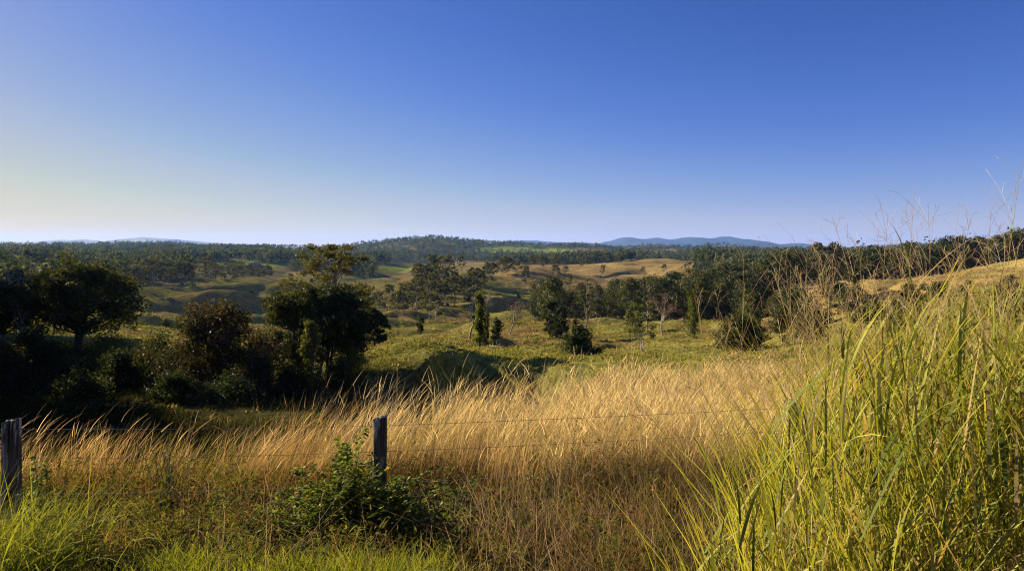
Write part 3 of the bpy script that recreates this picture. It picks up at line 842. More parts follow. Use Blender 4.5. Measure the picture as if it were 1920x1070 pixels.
# ------------------------------------------------------------------ grass
STRAW, STRAW2, RUST, SEED = (np.array(c) for c in ([0.57, 0.43, 0.18], [0.42, 0.285, 0.105], [0.32, 0.15, 0.05], [0.70, 0.59, 0.34]))
GREEN1, GREEN2, YELG, DRYB = (np.array(c) for c in ([0.11, 0.155, 0.02], [0.27, 0.31, 0.035], [0.56, 0.48, 0.08], [0.12, 0.08, 0.042]))
WIND = math.radians(75)     # grass leans to the right and slightly away

def mixc(a, b, f):
    return a * (1 - f[:, None]) + b * f[:, None]

def field_points(n, y0, y1, rng, ulo=-150, uhi=2050):
    """even over the ground between two distances, inside the picture's angle"""
    Y = np.sqrt(rng.uniform(y0 * y0, y1 * y1, n))
    u = rng.uniform(ulo, uhi, n)
    return (u - UC) / F * Y, Y, u

def golden_grass():
    rng = np.random.default_rng(201)
    mb = MB()
    for (n, y0, y1, wd) in ((60000, 6.3, 10.5, 0.0042), (70000, 10.5, 17, 0.0062), (85000, 17, 28.5, 0.0095)):
        nt_ = n // 16
        tx, tY, tu = field_points(nt_, y0, y1, rng)
        k = rng.integers(nt_, size=n)
        t_h, t_c, t_az, t_ln = rng.uniform(0.55, 1.3, nt_)[k], rng.normal(0, 1, nt_)[k], rng.normal(0, 0.6, nt_)[k], rng.normal(0, 0.16, nt_)[k]
        spread = 0.055 + 0.004 * tY[k]
        x = tx[k] + rng.normal(size=n) * spread; Y = tY[k] + rng.normal(size=n) * spread
        u = UC + x / Y * F
        patch = fbm(x / 1.6, Y / 1.6, 211, 3)
        big = fbm(x / 4.5 + 9, Y / 4.5, 212, 3)
        ed = edge(u)
        side = sstep(520, 700, u)                  # the grass by the left post is short, rusty and thin
        keep = (Y < ed + 0.6 * (patch - 0.5)) & (rng.uniform(size=n) < (0.72 + 0.28 * side) * np.clip(-0.6 + 3.0 * patch, 0.03, 1)) & (Y > 7.7 + 1.3 * big - 1.1 * sstep(820, 1050, u))
        x, Y, u, patch, big, side, t_h, t_c, t_az, t_ln = (a[keep] for a in (x, Y, u, patch, big, side, t_h, t_c, t_az, t_ln))
        N = len(x)
        h = (0.58 + 0.12 * side) * (0.55 + 0.75 * big) * rng.uniform(0.6, 1.2, N) * t_h + 0.12
        h = h * (0.75 + 0.45 * sstep(0.3, 0.7, patch))
        tall = rng.uniform(size=N) < 0.05
        h = np.where(tall, h * 1.35, h)
        lay = 0.35 * sstep(0.55, 0.75, fbm(x / 1.1 + 40, Y / 1.4, 214, 2))
        az = WIND + (t_az + rng.normal(0, 0.4, N)) * (1 + 1.3 * sstep(800, 1100, u))
        lean = np.abs(0.19 - 0.11 * sstep(700, 1000, u) + t_ln + lay + rng.normal(0, 0.14, N)); cur = np.abs(rng.normal(0.16, 0.12, N))
        f = np.clip(0.5 + 0.25 * t_c + rng.normal(0, 0.2, N), 0, 1)
        ct = mixc(STRAW, SEED, f) * (1 + 0.16 * t_c)[:, None].clip(0.5, 1.4) * rng.uniform(0.75, 1.2, (N, 1))
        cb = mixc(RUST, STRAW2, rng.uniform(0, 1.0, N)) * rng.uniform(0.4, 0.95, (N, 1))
        rust = np.clip((1 - side) * 1.15 + 0.5 * (big < 0.42) - 0.2, 0, 1) * rng.uniform(0, 1, N)
        ct = mixc(ct, RUST * 1.3, rust * 0.7); cb = mixc(cb, RUST, rust)
        gr = ((patch < 0.46) & (rng.uniform(size=N) < 0.5)) | (rng.uniform(size=N) < 0.08 + 0.16 * (1 - side))
        ct[gr] = GREEN2 * rng.uniform(0.7, 1.2, (gr.sum(), 1)); cb[gr] = GREEN1
        h[gr] *= 0.65
        P = np.stack([x, Y, H(x, Y) - 0.02], 1)
        w = wd * rng.uniform(0.6, 1.5, N)
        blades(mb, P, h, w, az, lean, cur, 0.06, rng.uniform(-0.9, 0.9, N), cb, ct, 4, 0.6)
        # feathery seed heads on a third of the stems
        sel = rng.uniform(size=N) < 0.30 * side + 0.14
        Ps = P[sel] + np.stack([np.sin(az) * h * (lean + cur), np.cos(az) * h * (lean + cur), h * 0.92], 1)[sel]
        m = len(Ps)
        blades(mb, Ps, rng.uniform(0.14, 0.30, m), w[sel] * 1.5, az[sel], lean[sel] + 0.3, cur[sel] + 0.15, 0.1, rng.uniform(-0.7, 0.7, m),
               ct[sel] * 1.0, ct[sel] * 1.15, 3, 0.5)
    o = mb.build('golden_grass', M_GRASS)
    tag(o, 'tall straw coloured grass of the field behind the fence', 'grass', kind='stuff')

def verge():
    """brown scrub, weeds and low green grass between the camera and the fence"""
    rng = np.random.default_rng(202)
    mb = MB()
    # dead thin stems and scrub
    n = 52000
    x, Y, u = field_points(n, 3.6, 9.2, rng, -250, 1750)
    big = fbm(x / 1.1, Y / 1.1, 221, 3); sm = fbm(x / 0.35, Y / 0.35, 222, 2)
    lawn = sstep(0, 1, (5.9 - Y) / 0.7) * sstep(150, 380, u) * (1 - sstep(780, 920, u))
    hole = np.exp(-((u - 420) / 130) ** 2 - ((Y - 7.3) / 0.5) ** 2)
    keep = (rng.uniform(size=n) < np.clip(0.04 + 3.2 * (sm - 0.40), 0, 1)  * (1 - 0.85 * lawn) * (1 - 0.9 * hole))
    x, Y, u, big, sm = (a[keep] for a in (x, Y, u, big, sm)); N = len(x)
    h = (0.18 + 0.55 * big) * rng.uniform(0.4, 1.3, N) * (0.75 + 0.45 * sstep(850, 1100, u)) * (0.6 + 0.4 * sstep(4.5, 6.5, Y))
    kind = rng.uniform(size=N) + 0.5 * (big - 0.5)
    cb = np.where((kind < 0.45)[:, None], DRYB, np.where((kind < 0.72)[:, None], RUST, GREEN1)) * rng.uniform(0.5, 1.2, (N, 1))
    ct = np.where((kind < 0.45)[:, None], np.where((u < 640)[:, None], RUST * 1.1, DRYB * 1.6), np.where((kind < 0.66)[:, None], STRAW2 * 0.75, GREEN2 * 0.55)) * rng.uniform(0.6, 1.2, (N, 1))
    P = np.stack([x, Y, H(x, Y) - 0.02], 1)
    az = rng.uniform(0, 6.28, N)
    blades(mb, P, h, rng.uniform(0.0025, 0.006, N), az, np.abs(rng.normal(0.4, 0.4, N)), rng.normal(0.1, 0.4, N), 0.15, rng.uniform(-1.2, 1.2, N), cb, ct, 3, 0.6)
    # small leaves hung along those stems
    sel = np.repeat(np.nonzero(rng.uniform(size=N) < 0.55 * (0.3 + 1.4 * big))[0], 3)
    t = rng.uniform(0.2, 1, len(sel))
    Q = P[sel] + np.stack([np.sin(az[sel]) * h[sel] * 0.3 * t, np.cos(az[sel]) * h[sel] * 0.3 * t, h[sel] * 0.92 * t], 1) + rng.normal(size=(len(sel), 3)) * 0.03
    k2 = rng.uniform(size=len(sel)) + 0.6 * (big[sel] - 0.5)
    lc = np.where((k2 < 0.40)[:, None], DRYB * 0.9, np.where((k2 < 0.85)[:, None], np.array([0.12, 0.135, 0.025]), RUST * 0.55)) * rng.uniform(0.5, 1.25, (len(sel), 1))
    cards(mb, Q, rng.uniform(0.018, 0.055, len(sel)), lc, rng, 0.45)
    # pale twiggy stalks, thickest on the right of the shrub
    n = 2200
    x, Y, u = field_points(n, 4.2, 7.4, rng, 300, 1450)
    k = rng.uniform(size=n) < 0.12 + 0.88 * sstep(800, 920, u)
    x, Y = x[k], Y[k]; N = len(x)
    blades(mb, np.stack([x, Y, H(x, Y)], 1), rng.uniform(0.35, 0.8, N), rng.uniform(0.003, 0.006, N), rng.uniform(0, 6.28, N), np.abs(rng.normal(0.5, 0.5, N)),
           rng.normal(0, 0.5, N), 0.15, rng.uniform(-1, 1, N), DRYB * rng.uniform(0.8, 1.8, (N, 1)), mixc(DRYB * 2.0, np.array([0.46, 0.37, 0.25]), rng.uniform(0, 1, N)), 4, 0.5)
    nf = 210
    fx, fY, fu = field_points(nf, 4.5, 8.4, rng, -150, 1500)
    k = np.repeat(np.arange(nf), 26); m = len(k)
    fh = rng.uniform(0.15, 0.55, nf)[k]; t = rng.uniform(0.15, 1, m); az = rng.uniform(0, 6.28, m)
    tone = rng.uniform(0, 1, nf)[k]
    P = np.stack([fx[k] + rng.normal(0, 0.05, m) * (1 + t), fY[k] + rng.normal(0, 0.05, m) * (1 + t), H(fx, fY)[k] + fh * t], 1)
    lc = mixc(np.array([0.09, 0.11, 0.022]), np.array([0.24, 0.23, 0.04]), tone) * rng.uniform(0.6, 1.2, (m, 1))
    long_leaf(mb, P, rng.uniform(0.05, 0.13, m), rng.uniform(0.010, 0.026, m), az, rng.uniform(0.4, 1.5, m), rng.uniform(0.2, 1.2, m), lc * 0.9, lc, rng, 3)
    o = mb.build('verge_weeds', M_GRASS)
    tag(o, 'brown and olive dried weeds between the road verge and the fence', 'weeds', kind='stuff')
    # bright low grass
    mb = MB()
    n = 56000
    x, Y, u = field_points(n, 3.6, 7.2, rng, -200, 1300)
    big = fbm(x / 0.8, Y / 0.8, 231, 3)
    dens = sstep(0, 1, (6.15 - Y) / 0.7) * sstep(130, 380, u) * (1 - sstep(780, 920, u)) + 0.06 * (u < 1000)
    k = rng.uniform(size=n) < dens * np.clip(2.2 * (big - 0.25), 0, 1)
    x, Y, u, big = (a[k] for a in (x, Y, u, big)); N = len(x)
    f = rng.uniform(0, 1, N)
    h = rng.uniform(0.10, 0.32, N) * (0.5 + 0.9 * big)
    blades(mb, np.stack([x, Y, H(x, Y) - 0.01], 1), h, rng.uniform(0.004, 0.0105, N), rng.uniform(0, 6.28, N), np.abs(rng.normal(0.25, 0.25, N)), np.abs(rng.normal(0.25, 0.25, N)),
           0.15, rng.uniform(-1.2, 1.2, N), mixc(GREEN1, GREEN2, f) * 0.6, mixc(GREEN2, YELG, f * 0.4) * rng.uniform(0.5, 0.95, (N, 1)), 3, 0.6)
    o = mb.build('green_grass', M_GREEN)
    tag(o, 'short bright green grass along the road verge', 'grass', kind='stuff')

def long_leaf(mb, P, L, w, az, ang, droop, cb, ct, rng, k=5):
    """arching ribbons: leave P at angle ang from vertical in direction az, then droop"""
    N = len(P)
    d = np.stack([np.sin(az), np.cos(az), np.zeros(N)], 1)
    s, c = np.sin(ang), np.cos(ang)
    def path(t):
        o = d * (L * (s * t + 0.25 * droop * t * t))[:, None]
        o[:, 2] = L * (c * t - 0.5 * droop * t * t)
        return o
    side = np.stack([np.cos(az), -np.sin(az), np.zeros(N)], 1)
    tw = rng.uniform(-0.9, 0.9, N)[:, None]
    wd = side * np.cos(tw) + (np.array([0, 0, 1]) * np.sin(tw)) * 0.8
    strips(mb, P, k, path, lambda t: 0.5 * w * (0.55 + 0.45 * min(1, t * 4)) * max(0.04, (1 - t ** 2.2)), wd, cb, ct)

def guinea_grass():
    rng = np.random.default_rng(203)
    mb = MB()
    n = 4000
    Y = rng.uniform(2.5, 5.6, n); u = rng.uniform(1120, 2900, n)
    x = (u - UC) / F * Y
    k = (x > 0.5 + 0.16 * (Y - 2.1)) & (x < 5.0) & (rng.uniform(size=n) < 0.05 + 0.95 * sstep(1330, 1600, u + 160 * (fbm(x / 0.4, Y / 0.4, 241, 2) - 0.5)))
    x, Y = x[k], Y[k]; N = len(x)
    g = H(x, Y)
    top = np.interp(x, [0.4, 0.75, 1.1, 1.5, 1.9, 2.6, 4.6], [0.45, 0.95, 1.55, 2.0, 2.25, 2.4, 2.5]) * (0.82 + 0.3 * fbm(x / 0.5, Y / 0.5, 240, 2))
    h = top * rng.uniform(0.6, 1.0, N)
    vl = np.interp(UC + x / Y * F, [1100, 1250, 1400, 1500, 1600, 1720, 1850, 2000], [1070, 1010, 870, 690, 570, 512, 472, 440])
    h = np.minimum(h, np.maximum(EYE + (HZ - vl) / F * Y - g, 0.3) * rng.uniform(0.75, 1.04, N))
    lean_az = np.where(rng.uniform(size=N) < 0.6, math.radians(-80), math.radians(80)) + rng.normal(0, 0.7, N)
    lean = np.abs(rng.normal(0.22, 0.14, N)) * (1.3 - 0.4 * sstep(0.5, 1.8, x))
    P = np.stack([x, Y, g], 1)
    f = rng.uniform(0, 1, N)
    blades(mb, P, h, rng.uniform(0.005, 0.009, N), lean_az, lean, lean * 0.5, 0.05, rng.uniform(-0.8, 0.8, N),
           mixc(STRAW2, GREEN1, f), mixc(GREEN2, YELG, f), 5, 0.4)
    # leaves
    m = 7
    sel = np.repeat(np.arange(N), m)
    t = np.tile(np.linspace(0.12, 0.97, m), N) + rng.uniform(-0.06, 0.06, N * m)
    off = (h * (lean * t.reshape(N, m).T + 0.5 * lean * t.reshape(N, m).T ** 2)).T.ravel()
    az0 = lean_az[sel]
    B = P[sel] + np.stack([np.sin(az0) * off, np.cos(az0) * off, h[sel] * (t - 0.05 * t * t)], 1)
    M = len(B)
    L = rng.uniform(0.20, 0.62, M) * (0.75 + 0.35 * (h[sel] / 2))
    az = rng.uniform(0, 6.28, M)
    fc = rng.uniform(0, 1, M)
    dead = rng.uniform(size=M) < 0.16 + 0.22 * (t < 0.4)
    ct = mixc(GREEN1, mixc(GREEN2, YELG, fc), np.clip(fc ** 1.4 * 1.3, 0, 1)) * rng.uniform(0.6, 1.2, (M, 1)); cb = mixc(GREEN1 * 0.7, GREEN2, fc) * rng.uniform(0.6, 1.15, (M, 1))
    tipd = rng.uniform(size=M) < 0.22
    ct[tipd] = mixc(STRAW2, SEED * 0.9, rng.uniform(0, 1, tipd.sum()))
    ct[dead] = STRAW * rng.uniform(0.45, 0.9, (dead.sum(), 1)); cb[dead] = STRAW2 * 0.8
    ang = rng.uniform(0.10, 0.75, M); dr = rng.uniform(0.0, 0.8, M)
    # nothing but thin stalks stands clear of the leafy body
    tip = B + np.stack([np.sin(az) * L * np.sin(ang), np.cos(az) * L * np.sin(ang), L * (np.cos(ang) - 0.4 * dr)], 1)
    uu = UC + tip[:, 0] / tip[:, 1] * F
    lim = np.interp(uu, [1100, 1250, 1400, 1500, 1600, 1720, 1850, 2000], [1070, 1010, 870, 690, 570, 512, 472, 440]) + np.abs(rng.normal(0, 45, M)) - 25 - 160 * (rng.uniform(size=M) < 0.03)
    ok = (row_of(tip[:, 2], tip[:, 1]) > lim) & (tip[:, 1] > 1.9)
    B, L, az, ang, dr, cb, ct = (a[ok] for a in (B, L, az, ang, dr, cb, ct)); M = len(B)
    long_leaf(mb, B, L, rng.uniform(0.006, 0.018, M), az, ang, dr, cb, ct, rng)
    o = mb.build('guinea_grass', M_GREEN)
    tag(o, 'tall broad bladed yellow green grass filling the near right', 'grass', kind='stuff')
    # loose outliers of the same grass in front of the golden field are the stalks with open seed heads
    mb = MB()
    heads = [(1300, 545, 3.2, -0.30), (1395, 470, 3.4, 0.02), (1345, 560, 3.6, -0.25), (1450, 500, 3.6, -0.45), (1560, 405, 3.0, -0.5), (1500, 520, 3.2, -0.3),
             (1480, 590, 3.0, -0.35), (1612, 470, 3.2, -0.15), (1665, 400, 3.0, 0.15), (1712, 385, 3.1, 0.02), (1740, 380, 2.9, -0.06), (1790, 470, 3.0, 0.22),
             (1820, 410, 2.8, 0.25), (1857, 400, 3.1, 0.05), (1915, 300, 2.6, 0.12), (1885, 450, 3.0, 0.2), (1640, 520, 3.3, 0.25), (1590, 560, 3.4, -0.2),
             (1690, 500, 3.3, -0.3), (1760, 520, 3.5, 0.3), (1420, 640, 3.4, -0.4), (1370, 650, 3.2, -0.5), (1535, 470, 3.5, -0.1), (1290, 700, 2.8, -0.75),
             (1130, 850, 2.6, -0.9), (1200, 760, 2.7, -0.85)]
    for _ in range(40):
        uu = rng.uniform(1450, 1990)
        heads.append((uu, rng.uniform(430, 600), rng.uniform(2.6, 4.2), rng.normal(0, 0.3)))
    for (uu, vv, yy, ln) in heads:
        tip = np.array([(uu - UC) / F * yy, yy, EYE + (HZ - vv) / F * yy])
        bx = tip[0] - ln * 1.2
        by = yy + rng.uniform(-0.3, 0.3)
        base = np.array([max(bx, 0.55), by, float(H(max(bx, 0.55), by))])
        mid = base * 0.5 + tip * 0.5 + np.array([-0.10 * ln, 0, 0.10])
        n = 14
        st = bez(base, mid, tip, n)
        hl = rng.uniform(0.36, 0.6)
        green = rng.uniform()
        c0 = GREEN2 * (0.5 + 0.5 * green) + STRAW * 0.3
        stem_c = np.repeat((c0[None] * np.linspace(1, 0.4, n)[:, None] + np.array([0.42, 0.30, 0.16])[None] * np.linspace(0, 0.6, n)[:, None]), 4, 0)
        tube(mb, st, np.linspace(0.0019, 0.0006, n), 4, stem_c)
        L = np.linalg.norm(np.diff(st, axis=0), axis=1).sum()
        ax = (st[-1] - st[-4]); ax /= np.linalg.norm(ax)
        nb = rng.integers(9, 17)
        for b in range(nb):
            s = (1 - rng.uniform(0, 1) ** 1.2) * hl / L
            q = (1 - s) * (n - 1); i = min(int(q), n - 2); p = st[i] * (1 - q + i) + st[i + 1] * (q - i)
            o = rng.normal(size=3); o[0] -= 0.35; o -= ax * (o @ ax); o /= np.linalg.norm(o)
            bl = rng.uniform(0.35, 1) * hl * 0.85 * (0.45 + 0.55 * s / (hl / L))
            e = p + (ax * rng.uniform(0.55, 0.9) + o * rng.uniform(0.25, 0.7)) * bl
            mm = (p + e) / 2 + ax * 0.08 * bl
            col = np.array([0.42, 0.29, 0.16]) * rng.uniform(0.7, 1.3) if rng.uniform() < 0.75 else SEED
            bp = bez(p, mm, e + np.array([0, 0, -0.05 * bl]), 5)
            tube(mb, bp, np.linspace(0.0006, 0.0004, 5), 3, col)
            for k in (2, 3, 4):
                if rng.uniform() < 0.6:
                    e2 = bp[k] + (bp[k] - bp[k - 1]) * 0.7 + rng.normal(size=3) * 0.018
                    tube(mb, np.stack([bp[k], (bp[k] + e2) / 2 + 0.002, e2]), np.array([0.0005, 0.0007, 0.0004]), 3, col * 1.1)
    o = mb.build('grass_seed_heads', M_GRASS)
    tag(o, 'open feathery seed heads on thin stalks above the tall green grass', 'seed heads', kind='stuff')
    # clump cut by the left picture edge
    mb = MB()
    n = 1100
    x = rng.normal(-3.9, 0.30, n); Y = rng.normal(4.75, 0.33, n)
    f = rng.uniform(0, 1, n)
    long_leaf(mb, np.stack([x, Y, H(x, Y)], 1), rng.uniform(0.4, 1.15, n), rng.uniform(0.006, 0.012, n), rng.normal(1.3, 1.3, n), rng.uniform(0.05, 0.7, n), rng.uniform(0.2, 1.2, n),
              mixc(GREEN1, GREEN2, f) * 0.65, mixc(GREEN2, YELG, f * 0.5) * 0.8, rng)
    o = mb.build('grass_clump', M_GREEN)
    tag(o, 'glowing green clump of broad grass in front of the thick left fence post', 'grass clump')

def pasture_tufts():
    """tussocks that roughen the far pasture"""
    rng = np.random.default_rng(204)
    mb = MB()
    n = 46000
    Y = np.exp(rng.uniform(math.log(26), math.log(230), n)); u = rng.uniform(-100, 2020, n)
    x = (u - UC) / F * Y
    pat = fbm(x / 6, Y / 8, 251, 3)
    k = (rng.uniform(size=n) < np.clip(3.0 * (pat - 0.33), 0.05, 1)) & (Y > edge(u) + 1)
    x, Y, u, pat = (a[k] for a in (x, Y, u, pat))
    z = H(x, Y)
    base = ground_colour(x, Y, z)
    q = 4
    X = np.repeat(np.stack([x, Y, z], 1), q, 0); N = len(X)
    sp = np.repeat(0.10 + 0.0016 * Y, q)
    X[:, :2] += rng.normal(size=(N, 2)) * sp[:, None]
    gold = np.repeat(sstep(1250, 1400, u) * (rng.uniform(size=len(x)) < 0.7) + (rng.uniform(size=len(x)) < 0.05), q)
    col = np.repeat(base, q, 0) * rng.uniform(0.75, 1.15, (N, 1))
    col = mixc(col, STRAW * 0.7, np.clip(gold, 0, 1))
    h = (0.12 + 0.0013 * np.repeat(Y, q)) * rng.uniform(0.5, 1.4, N) * np.where(gold > 0.5, 1.5, 1)
    blades(mb, X, h, 0.03 + 0.0016 * np.repeat(Y, q), WIND + rng.normal(0, 1, N), rng.uniform(0, 0.5, N), rng.uniform(0, 0.4, N), 0.1, rng.uniform(-1, 1, N), col * 0.9, col * 1.1, 2, 0.6)
    o = mb.build('pasture_grass', M_TURF)
    tag(o, 'grazed tussocks of green and straw grass over the valley pasture', 'grass', kind='stuff')

def gully_weeds():
    rng = np.random.default_rng(206)
    mb = MB()
    n = 26000
    Y = rng.uniform(9.5, 62, n); u = rng.uniform(-200, 1050, n)
    x = (u - UC) / F * Y
    pat = fbm(x / 2.2, Y / 2.6, 261, 3)
    k = (Y > edge(u) + 0.8) & (rng.uniform(size=n) < np.clip(3 * (pat - 0.35), 0.1, 1) * (1 - sstep(560, 760, u) * 0.75))
    x, Y, pat = x[k], Y[k], pat[k]
    X = np.repeat(np.stack([x, Y, H(x, Y)], 1), 5, 0); N = len(X)
    X[:, :2] += rng.normal(size=(N, 2)) * 0.10
    X[:, 2] += rng.uniform(0, 0.15 + 0.6 * np.clip(np.repeat(pat, 5) - 0.35, 0, 1), N)
    f = rng.uniform(0, 1, N)
    cards(mb, X, rng.uniform(0.07, 0.22, N), mixc(G_DARK * 0.8, G_OLIVE * 0.7, f), rng, 0.45)  # gully shade put into these leaf colours and the blades below
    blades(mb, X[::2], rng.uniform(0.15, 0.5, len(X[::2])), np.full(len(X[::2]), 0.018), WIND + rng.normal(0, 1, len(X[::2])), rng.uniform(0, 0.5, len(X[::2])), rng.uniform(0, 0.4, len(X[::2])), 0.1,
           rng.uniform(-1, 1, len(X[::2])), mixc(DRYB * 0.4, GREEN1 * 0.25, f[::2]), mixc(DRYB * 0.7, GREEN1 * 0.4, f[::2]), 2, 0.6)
    o = mb.build('gully_weeds', M_TURF)
    tag(o, 'rank weeds and grass darkened for shade, covering the gully on the left', 'weeds', kind='stuff')

golden_grass(); verge(); gully_weeds(); guinea_grass(); pasture_tufts()

# ------------------------------------------------------------------ fence
def post_mesh(w, d, z0, z1, seed, lean):
    rng = np.random.default_rng(seed)
    n, m = 28, 26
    mb = MB()
    th = np.linspace(0, 2 * math.pi, n, endpoint=False)
    # squarish split timber outline
    sq = 1.0 / np.maximum(abs(np.cos(th)), abs(np.sin(th))) ; rr = 0.5 * np.minimum(sq, 1.27)
    rr = rr * (1 + 0.06 * rng.normal(size=n))
    crack = np.zeros(n)
    for c in rng.integers(0, n, 5): crack[c] = rng.uniform(0.10, 0.26)
    crack[(3 * n) // 4 + 1] = 0.34
    V = np.empty((m + 3, n, 3))
    for k in range(m):
        t = k / (m - 1)
        wob = 1 + 0.02 * np.sin(t * 9 + th * 3 + seed)
        r = (rr * wob - crack * (0.35 + 0.65 * t) * 0.5) * (1.04 - 0.07 * t)
        V[k] = np.stack([r * np.cos(th) * w + lean * (z1 - z0) * t, r * np.sin(th) * d, np.full(n, z0 + (z1 - z0) * t)], 1)
    V[m - 1, :, 2] += 0.010 * rng.normal(size=n) + 0.012 * np.cos(th)
    c = V[m - 1].mean(0)
    V[m] = c + (V[m - 1] - c) * 0.93; V[m, :, 2] = V[m - 1, :, 2] + 0.008
    V[m + 1] = c + (V[m - 1] - c) * 0.5; V[m + 1, :, 2] = c[2] + 0.010 + 0.004 * rng.normal(size=n)
    V[m + 2] = c + np.array([0, 0, 0.006])
    i = (np.arange(m + 2) * n)[:, None]; j = np.arange(n)[None]; jn = (j + 1) % n
    col = np.broadcast_to(np.array([0.125, 0.09, 0.062]), (m + 3, n, 3)).copy()
    col *= (0.7 + 0.6 * vnoise(np.broadcast_to(th * 2.6, (m + 3, n)), np.broadcast_to(np.linspace(0, 2.5, m + 3)[:, None], (m + 3, n)), seed))[..., None]
    lich = fbm(np.broadcast_to(th * 2.2, (m + 3, n)) + 3, np.broadcast_to(np.linspace(0, 7, m + 3)[:, None], (m + 3, n)), seed + 5, 3) > 0.60
    col[lich] = np.array([0.40, 0.36, 0.28])
    mb.add(V, np.stack([i + j, i + jn, i + n + jn, i + n + j], -1), col.reshape(-1, 3))
    return mb

posts = []
fence = None
for k, (u, Y, vt, w, lean, lab) in enumerate([(710, 7.0, 784, 0.150, 0.012, 'weathered square post rising out of the leafy shrub'),
                                              (21, 6.2, 789, 0.132, 0.006, 'thicker dark post beside the glowing grass clump'),
                                              (1487, 8.0, 751, 0.165, -0.02, 'pale topped post almost hidden in the tall green grass'),
                                              (2330, 9.2, 720, 0.16, 0.0, None), (-700, 5.2, 800, 0.16, 0, None)]):
    x, y, z = at(u, Y)
    top = EYE + (HZ - vt) / F * Y
    if fence is None:
        fence = empty('wire_fence', (x, y, z))
        tag(fence, 'old barbed wire fence on weathered timber posts in front of the golden grass', 'fence')
    o = post_mesh(w, w * 0.9, -0.3, top - z, 300 + k, lean).build('post', M_WOOD, fence, smooth=False)
    o.location = (x - fence.location.x, y - fence.location.y, z - fence.location.z)
    o.rotation_euler = (0, 0, [0.16, -0.05, 0.3, 0.1, 0.2][k])
    if lab: o['label'] = lab
    posts.append((x, y, top, w))
order = [4, 1, 0, 2, 3]
wr = np.random.default_rng(310)
for wi, drop in enumerate((0.06, 0.34, 0.68, 0.95)):
    mb = MB()
    wcol = np.array([0.16, 0.12, 0.09]) if wi < 2 else np.array([0.30, 0.28, 0.26])
    for a, b in zip(order[:-1], order[1:]):
        A, B = posts[a], posts[b]
        p0 = np.array([A[0], A[1] - A[3] * 0.5, A[2] - drop]); p1 = np.array([B[0], B[1] - B[3] * 0.5, B[2] - drop])
        n = 110
        t = np.linspace(0, 1, n)[:, None]
        c = p0 * (1 - t) + p1 * t
        c[:, 2] -= 0.10 * (0.5 + 0.3 * wi) * (t * (1 - t))[:, 0]
        ph = t[:, 0] * 150
        for s in (0, math.pi):
            tube(mb, c + 0.0018 * np.stack([np.zeros(n), np.cos(ph + s), np.sin(ph + s)], 1), np.full(n, 0.0012), 4, wcol)
        L = np.linalg.norm(p1 - p0)
        for q in np.arange(0.06, L, 0.13):
            p = p0 + (p1 - p0) * q / L; p[2] -= 0.10 * (0.5 + 0.3 * wi) * (q / L) * (1 - q / L)
            for _ in range(2):
                d = wr.normal(size=3); d[0] *= 0.4; d /= np.linalg.norm(d)
                tube(mb, np.stack([p - d * 0.016, p, p + d * 0.016]), np.array([0.0005, 0.0013, 0.0005]), 3, wcol)
    o = mb.build('wire', M_WIRE, fence)
    o.location = -fence.location

# ------------------------------------------------------------------ the shrub at the middle post and other single plants
def leafy_plant(name, u, Y, specs, leaf_len, aspect, label, cat, seed, cols, leafm=M_SHRUB, flower=None):
    rng = np.random.default_rng(seed)
    x0, y0, z0 = at(u, Y)
    o = empty(name, (x0, y0, z0)); tag(o, label, cat)
    sm, lm = MB(), MB()
    for (du, vt, n, spread) in specs:
        for _ in range(n):
            tip_u = u + du + rng.normal() * spread; yy = Y + rng.normal() * 0.22
            tip = np.array([(tip_u - UC) / F * yy - x0, yy - y0, EYE + (HZ - vt - abs(rng.normal()) * 45) / F * yy - z0])
            tip[2] = max(tip[2] * rng.uniform(0.7, 1.12), 0.12)
            b = np.array([tip[0] * 0.35 + rng.normal() * 0.06, tip[1] * 0.3, -0.02])
            mid = np.array([b[0] * 0.6 + tip[0] * 0.4, (b[1] + tip[1]) / 2, tip[2] * rng.uniform(0.75, 1.0)])
            pt = bez(b, mid, tip, 12)
            tube(sm, pt, np.linspace(0.005, 0.0015, 12), 4, np.array([0.12, 0.09, 0.04]))
            ln = np.linalg.norm(np.diff(pt, axis=0), axis=1).sum()
            m = int(ln / 0.024)
            t = rng.uniform(0.25, 1.0, m); q = t * 11; i = np.minimum(q.astype(int), 10); f = (q - i)[:, None]
            B = pt[i] * (1 - f) + pt[i + 1] * f
            az = rng.uniform(0, 6.28, m)
            L = leaf_len * rng.uniform(0.55, 1.25, m)
            fc = rng.uniform(0, 1, m)
            c = mixc(cols[0], cols[1], fc ** 2) * rng.uniform(0.75, 1.25, (m, 1))
            d = np.stack([np.sin(az), np.cos(az), np.zeros(m)], 1)
            ang = rng.uniform(0.5, 1.7, m)
            side = np.stack([np.cos(az), -np.sin(az), rng.uniform(-0.5, 0.5, m)], 1)
            prof = {0: 0.15, 1: 0.9, 2: 1.0, 3: 0.7, 4: 0.05}
            def path(tt, L=L, d=d, ang=ang):
                r = d * (L * np.sin(ang) * tt)[:, None]; r[:, 2] = L * (np.cos(ang) * tt - 0.35 * tt * tt); return r
            strips(lm, B, 4, path, lambda tt: 0.5 * aspect * L * prof[round(tt * 4)], side, c * 0.9, c)
    sm.build('stem', M_BARK, o)
    lm.build('foliage', leafm, o)
    if flower:
        fm = MB()
        for k in range(6):
            a = k * 1.05
            p = np.array([[0.006 * math.cos(a), 0.002, 0.006 * math.sin(a)]])
            cards(fm, p + np.array([[(flower[0] - UC) / F * (Y - .25) - x0, -0.25, EYE + (HZ - flower[1]) / F * (Y - .25) - z0]]), np.array([0.024]), np.array([[0.75, 0.18, 0.30]]), rng, 0.8)
        fm.build('flower', leafm, o)
    return o

